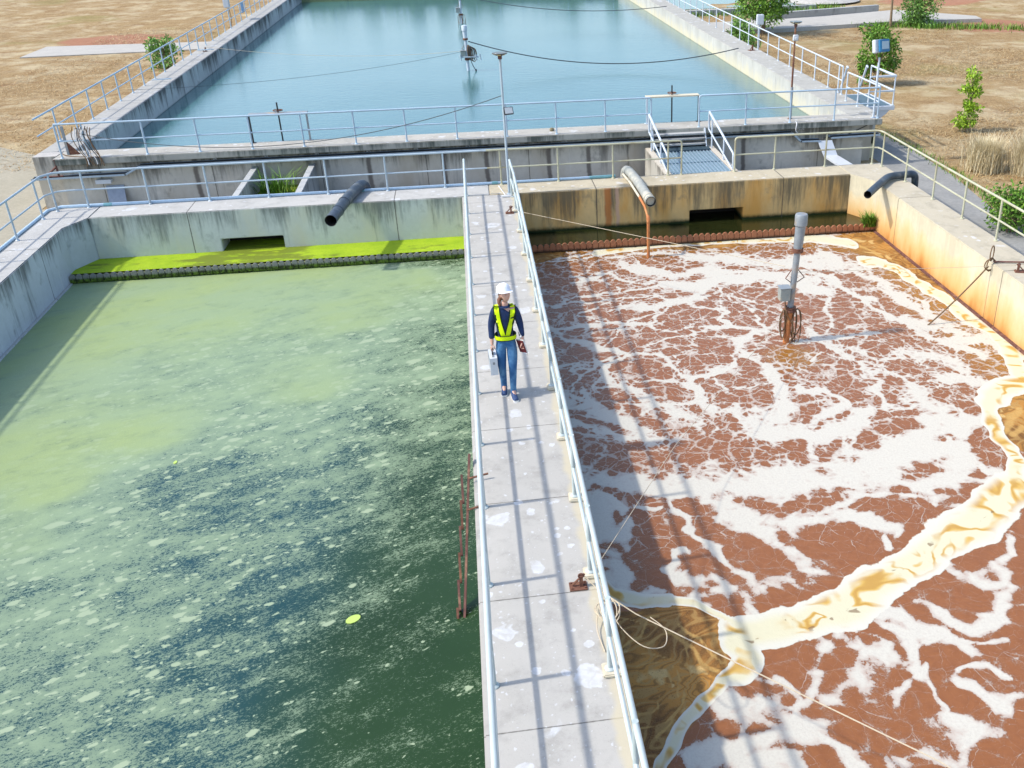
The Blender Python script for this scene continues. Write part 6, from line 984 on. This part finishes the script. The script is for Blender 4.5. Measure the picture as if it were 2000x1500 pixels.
t = thing('weed', (9.92, -1.15, -1.1), 'bright green weed growing at the right end of the orange weir', 'weed'); blades('blades', 320, (0, .34, 0, .2), .32, m_weed, .012, .8, t, base=(9.88, -1.12), z=-1.1)
t = thing('weed', (-5.85, 3.2, -.62), 'green reedy weed growing in the pit between the two dividers', 'weed'); blades('blades', 170, (0, .8, 0, .7), .62, m_weed, .013, 1.0, t, base=(-5.85, 3.3), z=-.62)
t = thing('weed', (-5.4, 2.0, -.62), 'pile of dry grey brush lying in the weedy pit', 'weed'); blades('blades', 260, (0, .5, 0, .35), .16, m_straw, .012, 1.8, t, base=(-5.45, 2.2), z=-.60)
# ---------------------------------------------------------------- the worker
def skinned(verts, edges, name, sub=2, mat=None):
    """verts: (x, y, z, rx, ry); grows one smooth surface and returns an evaluated mesh"""
    me = bpy.data.meshes.new(name); me.from_pydata([v[:3] for v in verts], edges, []); o = bpy.data.objects.new(name, me); COL.objects.link(o)
    md = o.modifiers.new('skin', 'SKIN'); md.use_smooth_shade = True; md.branch_smoothing = .6
    o.modifiers.new('sub', 'SUBSURF').levels = sub; o.modifiers['sub'].render_levels = sub
    sv = me.skin_vertices[0].data
    for i, v in enumerate(verts): sv[i].radius = (v[3], v[4] if len(v) > 4 else v[3]); sv[i].use_root = (i == 0)
    dg = bpy.context.evaluated_depsgraph_get(); ev = o.evaluated_get(dg); m2 = bpy.data.meshes.new_from_object(ev); bpy.data.objects.remove(o)
    m2.name = name
    if mat: m2.materials.clear(); m2.materials.append(mat)
    return m2
def ml(me): return [tuple(v.co) for v in me.vertices], [tuple(p.vertices) for p in me.polygons]
m_skin = simple('skin', (.56, .33, .25), .5, var=.06, sc=30, bump=.05)
m_shirt = simple('navy_shirt', (.018, .035, .095), .85, var=.25, sc=22, spec=.2, bump=.6)
g = G('blue_jeans'); n = g.noise(5, det=5); n2 = g.noise(120, g.vs(g.pos(), (1, 1, .25)), 2)
m_jeans = g.fin(g.mix(g.mul(n2, .4), g.mix(g.ss(n, .4, .65), (.035, .12, .28), (.12, .28, .47)), (.03, .09, .2)), .85, bump=n, bs=.5, bd=.03, spec=.2)
m_yellow = simple('fluorescent_tape', (.62, .84, .0), .55, var=.05, sc=30, spec=.3)
m_vest = simple('black_vest_mesh', (.012, .03, .018), .9, var=.3, sc=60)
m_helmet = simple('white_helmet_plastic', (.74, .77, .84), .3, var=.02, sc=3, spec=.5, bump=0)
m_hair = simple('auburn_hair', (.15, .06, .03), .6, var=.4, sc=60, bump=.6)
m_shoe = simple('navy_canvas', (.03, .06, .15), .8, var=.2, sc=40); m_sole = simple('white_rubber', (.7, .7, .66), .6, var=.05)
m_alu = simple('brushed_aluminium', (.60, .64, .68), .35, metal=.45, var=.06, sc=30)
PX, PY = -.085, -11.05
person = thing('person', (PX, PY, 0), 'person in white hard hat, navy shirt, yellow reflective vest and jeans walking along the walkway', 'person')
def put(me, name, parent=person, mat=None, scl=1.0):
    o = bpy.data.objects.new(name, me); COL.objects.link(o); o.parent = parent; return o
# landmarks, facing -Y; image-left side is -X
hip = .93; HS = 1.03
def S(v): return tuple(c * HS if i < 3 else c for i, c in enumerate(v))
LF = (-.075, .085); RFt = (.055, -.115)          # feet
B = [(0, 0, .95, .13, .10), (0, -.01, 1.08, .115, .09), (0, -.01, 1.24, .135, .095), (.01, .0, 1.37, .095, .07), (.015, 0, 1.46, .055, .052), (.025, -.02, 1.53, .052, .052),   # 0-5 torso, neck
     (-.145, .005, 1.385, .052), (-.195, .02, 1.14, .042), (-.205, -.04, .90, .028), (-.207, -.055, .845, .030, .022),                                               # 6-9 image-left arm
     (.17, .005, 1.385, .052), (.222, .03, 1.14, .042), (.238, -.07, .91, .028), (.238, -.095, .855, .030, .022),                                             # 10-13 image-right arm
     (-.085, .0, .86, .088, .09), (-.085, -.045, .49, .055), (LF[0], LF[1] + .01, .10, .036), (LF[0] - .01, LF[1] - .12, .035, .035, .028),
     (.085, -.01, .86, .088, .09), (.07, -.10, .49, .055), (RFt[0], RFt[1] + .03, .10, .036), (RFt[0] + .02, RFt[1] - .11, .035, .035, .028)]
E_ = [(0, 1), (1, 2), (2, 3), (3, 4), (4, 5), (3, 6), (6, 7), (7, 8), (8, 9), (3, 10), (10, 11), (11, 12), (12, 13), (0, 14), (14, 15), (15, 16), (16, 17), (0, 18), (18, 19), (19, 20), (20, 21)]
body = skinned([S(v) for v in B], E_, 'body', 2)
bv, bf = ml(body); bd = MB(); bd.add(bv, bf)
# head: shaped ellipsoid with brow, nose, lips, chin; turned to image right and slightly down
HM = Matrix.Translation((.030 * HS, -.035 * HS, 1.625 * HS)) @ Matrix.Rotation(R(30), 4, 'Z') @ Matrix.Rotation(R(-9), 4, 'X')
def head():
    vs = []; fs = []; nu, nv = 32, 24
    for i in range(nv + 1):
        th = math.pi * i / nv
        for j in range(nu):
            ph = 2 * math.pi * j / nu; x = math.sin(th) * math.sin(ph); y = -math.sin(th) * math.cos(ph); z = math.cos(th)
            X_, Y_, Z_ = x * .074, y * .094, z * .118
            if z < -.1: X_ *= 1 - .38 * (-z - .1); 
            if y < 0:
                f = max(0, -y) ** 3
                def bump(zc, w_, xs, amp, xc=0.): return amp * math.exp(-((Z_ - zc) / w_) ** 2 - ((X_ - xc) / xs) ** 2) * f
                Y_ -= bump(-.012, .020, .012, .020) + bump(-.028, .011, .014, .014) + bump(.030, .012, .04, .006) + bump(-.058, .007, .022, .007) + bump(-.070, .006, .018, .006) + bump(-.097, .014, .022, .010)
                Y_ += bump(.010, .010, .013, .012, .028) + bump(.010, .010, .013, .012, -.028) + bump(-.064, .003, .022, .004)
            vs.append(HM @ Vector((X_, Y_, Z_)))
    for i in range(nv):
        for j in range(nu): fs.append((i * nu + j, (i + 1) * nu + j, (i + 1) * nu + (j + 1) % nu, i * nu + (j + 1) % nu))
    return vs, fs
hv, hf = head(); bd.add(hv, hf)
for s in (-1, 1):                            # ears
    bd.lathe([(.006, -.006), (.02, -.005), (.024, .0), (.018, .006), (.008, .004)], (0, 0, 0), 12, HM @ Matrix.Translation((s * .074, .012, -.005)) @ Matrix.Rotation(R(90), 4, 'Y') @ Matrix.Scale(1.4, 4, (1, 0, 0)))
# hands: palm ends at 9 / 13; five fingers each, curled round what they hold
def fingers(wr, side):
    w_ = Vector(wr)
    for k, (dy, ln) in enumerate(((-.030, .070), (-.010, .078), (.010, .073), (.028, .058))):
        a = w_ + Vector((side * .004, dy, -.020)); b1 = a + Vector((side * .016, 0, -ln * .40)); c1 = b1 + Vector((-side * .016, 0, -ln * .32)); d1 = c1 + Vector((-side * .024, 0, ln * .10))
        bd.tube(smoothpath([a, b1, c1, d1], 3), .0085, 8, rr=list(np.linspace(.0095, .0068, 10)))
    a = w_ + Vector((-side * .012, -.036, .018)); bd.tube(smoothpath([a, a + Vector((-side * .018, -.022, -.025)), a + Vector((-side * .026, -.016, -.058))], 3), .009, 8, rr=list(np.linspace(.0115, .0075, 7)))
fingers([c * HS for c in (-.207, -.055, .845)], -1); fingers([c * HS for c in (.238, -.095, .855)], 1)
o = bd.build('body', m_skin, person); o.location = (0, 0, 0)
m = MB()
for s in (-1, 1): m.lathe([(.0, -.003), (.0045, -.002), (.0055, 0), (.003, .002)], (0, 0, 0), 10, HM @ Matrix.Translation((s * .028, -.083, .010)) @ Matrix.Rotation(R(90), 4, 'X'))
o = m.build('eyes', m_black, person); o.location = (0, 0, 0)
# shirt and jeans grow round the same skeleton, a little thicker
sh = [(0, 0, .93, .142, .112), (0, -.01, 1.08, .132, .104), (0, -.01, 1.24, .152, .110), (.01, 0, 1.375, .140, .096), (.013, .006, 1.44, .080, .070),
      (-.14, .005, 1.38, .074), (-.195, .02, 1.14, .056), (-.204, -.03, .93, .048, .046), (.165, .005, 1.38, .074), (.222, .03, 1.14, .056), (.238, -.058, .94, .048, .046)]
me = skinned([S(v) for v in sh], [(0, 1), (1, 2), (2, 3), (3, 4), (3, 5), (5, 6), (6, 7), (3, 8), (8, 9), (9, 10)], 'shirt', 2, m_shirt); put(me, 'shirt')
jn = [(0, .005, .93, .14, .112), (0, .005, .99, .136, .108), (-.086, .0, .84, .100, .104), (-.085, -.045, .49, .068), (LF[0], LF[1] + .012, .13, .050), (LF[0], LF[1] + .012, .02, .052),
      (.086, -.01, .84, .100, .104), (.07, -.10, .49, .068), (RFt[0], RFt[1] + .03, .13, .050), (RFt[0], RFt[1] + .03, .02, .052)]
me = skinned([S(v) for v in jn], [(0, 1), (0, 2), (2, 3), (3, 4), (4, 5), (0, 6), (6, 7), (7, 8), (8, 9)], 'jeans', 2, m_jeans); put(me, 'jeans')
# vest straps laid on the shirt by ray casting
from mathutils.bvhtree import BVHTree
sv_, sf_ = ml(bpy.data.objects['shirt'].data); bvh = BVHTree.FromPolygons([Vector(v) for v in sv_], sf_)
def strap(pts, wdt, mat, name, off=.012, front=True, parent=person):
    """pts: (x, z) path seen from the front"""
    m = MB(); P = [Vector((x * HS, 0, z * HS)) for x, z in pts]; Q = smoothpath(P, 6); rows = []
    for i, p in enumerate(Q):
        t_ = (Q[min(i + 1, len(Q) - 1)] - Q[max(i - 1, 0)]).normalized(); s = Vector((t_.z, 0, -t_.x)); row = []
        for k in (-1, -.33, .33, 1):
            q = p + s * wdt / 2 * k; o0 = Vector((q.x, -1 if front else 1, q.z)); hit = bvh.ray_cast(o0, Vector((0, 1 if front else -1, 0)))
            yy = hit[0].y if hit[0] else (row[-1].y if row else -.02)
            if not front and not hit[0]: yy = .05
            row.append(Vector((q.x, yy - (off if front else -off), q.z)))
        rows.append(row)
    n = len(rows); vs = [v for r_ in rows for v in r_]; vs2 = [v + Vector((0, .006 if front else -.006, 0)) for v in vs]; fs = []
    for i in range(n - 1):
        for k in range(3):
            a = i * 4 + k; fs.append((a, a + 1, a + 5, a + 4)); fs.append((a + 4 * n, a + 4 + 4 * n, a + 5 + 4 * n, a + 1 + 4 * n))
        fs.append((i * 4, i * 4 + 4, i * 4 + 4 + 4 * n, i * 4 + 4 * n)); fs.append((i * 4 + 3, i * 4 + 3 + 4 * n, i * 4 + 7 + 4 * n, i * 4 + 7))
    m.add(vs + vs2, fs); m.smooth = True; o = m.build(name, mat, parent); o.location = (0, 0, 0) if parent is person else o.location; return o
for pts in (([(-.105, 1.45), (-.10, 1.36), (-.085, 1.22), (-.05, 1.06), (-.03, .98)]), ([(.125, 1.45), (.125, 1.36), (.105, 1.24), (.06, 1.10), (.025, .98)])):
    strap(pts, .105, m_vest, 'vest_backing', .006); strap(pts, .066, m_yellow, 'vest_strap', .013)
for s in (-1, 1):                            # over the shoulders and down the back
    strap([(s * .11, 1.44), (s * .10, 1.3), (s * .05, 1.1), (0, .99)], .07, m_yellow, 'vest_strap', .012, front=False)
def band(z, hh, ra, rb, mat, name, cx=0., cy=-.002):
    m = MB(); n = 40; vs = []; 
    for zz in (z - hh / 2, z + hh / 2):
        for rr_ in (1., .95):
            for j in range(n): a = 2 * math.pi * j / n; c = math.cos(a); s = math.sin(a); vs.append(((cx + ra * rr_ * math.copysign(abs(c) ** .85, c)) * HS, (cy + rb * rr_ * math.copysign(abs(s) ** .85, s)) * HS, zz * HS))
    for j in range(n):
        k = (j + 1) % n; fs = [(j, k, 2 * n + k, 2 * n + j), (n + j, 3 * n + j, 3 * n + k, n + k), (j, n + j, n + k, k), (2 * n + j, 2 * n + k, 3 * n + k, 3 * n + j)]; m.f += fs
    m.v = vs; m.smooth = True; o = m.build(name, mat, person); o.location = (0, 0, 0)
band(.965, .056, .160, .128, m_yellow, 'vest_belt'); band(.962, .078, .155, .124, m_vest, 'vest_belt_backing')
strap([(.09, 1.27), (.16, 1.275)], .018, m_black, 'vest_buckle', .018)
# collar
m = MB(); m.lathe([(.056, 1.452), (.076, 1.450), (.088, 1.425), (.07, 1.42)], (0, 0, 0), 20, Matrix.Translation((.018, .0, 0)) @ Matrix.Scale(HS, 4)); o = m.build('collar', m_shirt, person); o.location = (0, 0, 0)
# hair: tied low at the nape, image-left side
m = MB(); m.lathe([(.03, -.075), (.062, -.055), (.078, -.01), (.080, .04), (.05, .09)], (0, 0, 0), 18, HM @ Matrix.Translation((-.004, .024, -.012))); m.tube([HM @ Vector(q) for q in ((-.02, .08, -.05), (-.055, .09, -.09), (-.075, .07, -.13), (-.078, .05, -.17))], .03, 10, rr=[.035, .034, .026, .012]); o = m.build('hair', m_hair, person); o.location = (0, 0, 0)
# hard hat
HH = HM @ Matrix.Translation((0, .010, .046)) @ Matrix.Rotation(R(-5), 4, 'X') @ Matrix.Scale(1.14, 4, (0, 1, 0)) @ Matrix.Scale(.93, 4)
m = MB(); m.lathe([(.112, -.008), (.114, .004), (.108, .022), (.104, .06), (.088, .098), (.055, .122), (.0, .131)], (0, 0, 0), 32, HH)
vs = []
for j in range(17):
    a = math.pi * (1.08 + .84 * j / 16); ex = .055 * math.sin(math.pi * j / 16) ** .7; vs += [HH @ Vector((.106 * math.cos(a), .106 * math.sin(a), .004)), HH @ Vector(((.114 + ex * .6) * math.cos(a), (.112 + ex) * math.sin(a), -.012)), HH @ Vector((.106 * math.cos(a), .106 * math.sin(a), -.006))]
m.add(vs, [f for j in range(16) for f in ((j * 3, j * 3 + 1, j * 3 + 4, j * 3 + 3), (j * 3 + 1, j * 3 + 2, j * 3 + 5, j * 3 + 4))])
for dx in (-.028, 0, .028): m.tube([HH @ Vector((dx, .085 * math.cos(a) , .045 + .082 * math.sin(a))) for a in np.linspace(.2, 2.9, 12)], .007, 6)
o = m.build('hard_hat', m_helmet, person); o.location = (0, 0, 0)
# shoes
for (fx, fy, yaw) in ((LF[0], LF[1], -5), (RFt[0], RFt[1], 8)):
    M = Matrix.Translation((fx * HS, fy * HS, 0)) @ Matrix.Rotation(R(yaw), 4, 'Z'); m = MB(); so = MB(); secs = ((.055, .036, .085), (.02, .043, .095), (-.04, .045, .085), (-.10, .048, .062), (-.15, .045, .048), (-.185, .028, .036)); n = 12
    for (MBx, z0, grow) in ((m, .018, 0), (so, 0., .004)):
        vs = []
        for y, wd, ht in secs:
            for j in range(n): a = 2 * math.pi * j / n; zz = ht * max(0, math.sin(a)) if MBx is m else (.022 if math.sin(a) > 0 else 0); vs.append(M @ Vector(((wd + grow) * math.cos(a), y * 1.0 + (0 if y > -.18 else -grow), z0 + zz)))
        fs = [(i * n + j, i * n + (j + 1) % n, (i + 1) * n + (j + 1) % n, (i + 1) * n + j) for i in range(len(secs) - 1) for j in range(n)] + [tuple(range(n))[::-1], tuple(range((len(secs) - 1) * n, len(secs) * n))]
        MBx.add(vs, fs); MBx.smooth = True
    o = m.build('shoe', m_shoe, person); o.location = (0, 0, 0)
    o2 = so.build('sole', m_sole, None); o2.parent = o
    lc = MB()
    for k in range(4): y = -.035 - .024 * k; lc.tube([M @ Vector((-.022, y, .094 - .012 * k)), M @ Vector((0, y, .104 - .013 * k)), M @ Vector((.022, y, .094 - .012 * k))], .005, 5)
    o3 = lc.build('laces', m_sole, None); o3.parent = o
# things carried
hx, hy, hz = PX - .207 * HS, PY - .055 * HS, .845 * HS
t = thing('tool_case', (hx, hy, .3), 'silver aluminium case carried in the hand on the left of the picture', 'case')
M = Matrix.Translation((hx - .005, hy, hz - .28)) @ Matrix.Rotation(R(3), 4, 'Z')
m = MB(); m.cbox((0, 0, 0), (.105, .33, .27), M); m.build('shell', m_alu, t, bevel=.008)
for yy in (-.167, .167): m = MB(); m.cbox((0, yy, 0), (.112, .008, .277), M); m.build('edge_trim', m_box_white, t)
m = MB(); m.cbox((0, 0, .137), (.112, .335, .010), M); m.build('lid_seam', m_box_white, t)
m = MB(); m.tube([M @ Vector((0, -.06, .14)), M @ Vector((0, -.055, .178)), M @ Vector((0, .055, .178)), M @ Vector((0, .06, .14))], .009, 8); m.build('handle', m_black, t)
for yy in (-.11, .11): m = MB(); m.cbox((.0, yy, .146), (.03, .035, .012), M); m.build('latch', m_mast, t)
m = MB(); m.cbox((.0, -.173, .06), (.03, .006, .04), M); m.build('latch', m_mast, t)
hx, hy, hz = PX + .238 * HS, PY - .095 * HS, .855 * HS
t = thing('notebook', (hx, hy, hz), 'dark red notebook held in the hand on the right of the picture', 'notebook')
M = Matrix.Translation((hx - .012, hy + .01, hz - .045)) @ Matrix.Rotation(R(-14), 4, 'Y') @ Matrix.Rotation(R(42), 4, 'Z')
m = MB(); m.cbox((0, 0, 0), (.03, .15, .21), M); m.build('cover', simple('dark_red_cover', (.13, .02, .02), .5), t, bevel=.004)
m = MB(); m.cbox((0, -.003, .003), (.015, .152, .222), M); m.build('pages', m_sole, t)
m = MB(); m.tube([M @ Vector((.012, -.06, .12)), M @ Vector((.012, -.05, -.16))], .004, 6); m.build('pen', m_rope, t)
m = MB(); m.tube(smoothpath([(PX + .17, PY - .13, 1.22), (PX + .20, PY - .15, 1.10), (PX + .225, PY - .12, 1.02)], 4), .006, 6); m.lathe([(.012, 0), (.016, .012), (.01, .03)], (PX + .225, PY - .12, 1.0), 8); o = m.build('earphone_cord', m_white_cable, person); o.location = (-PX, -PY, 0)
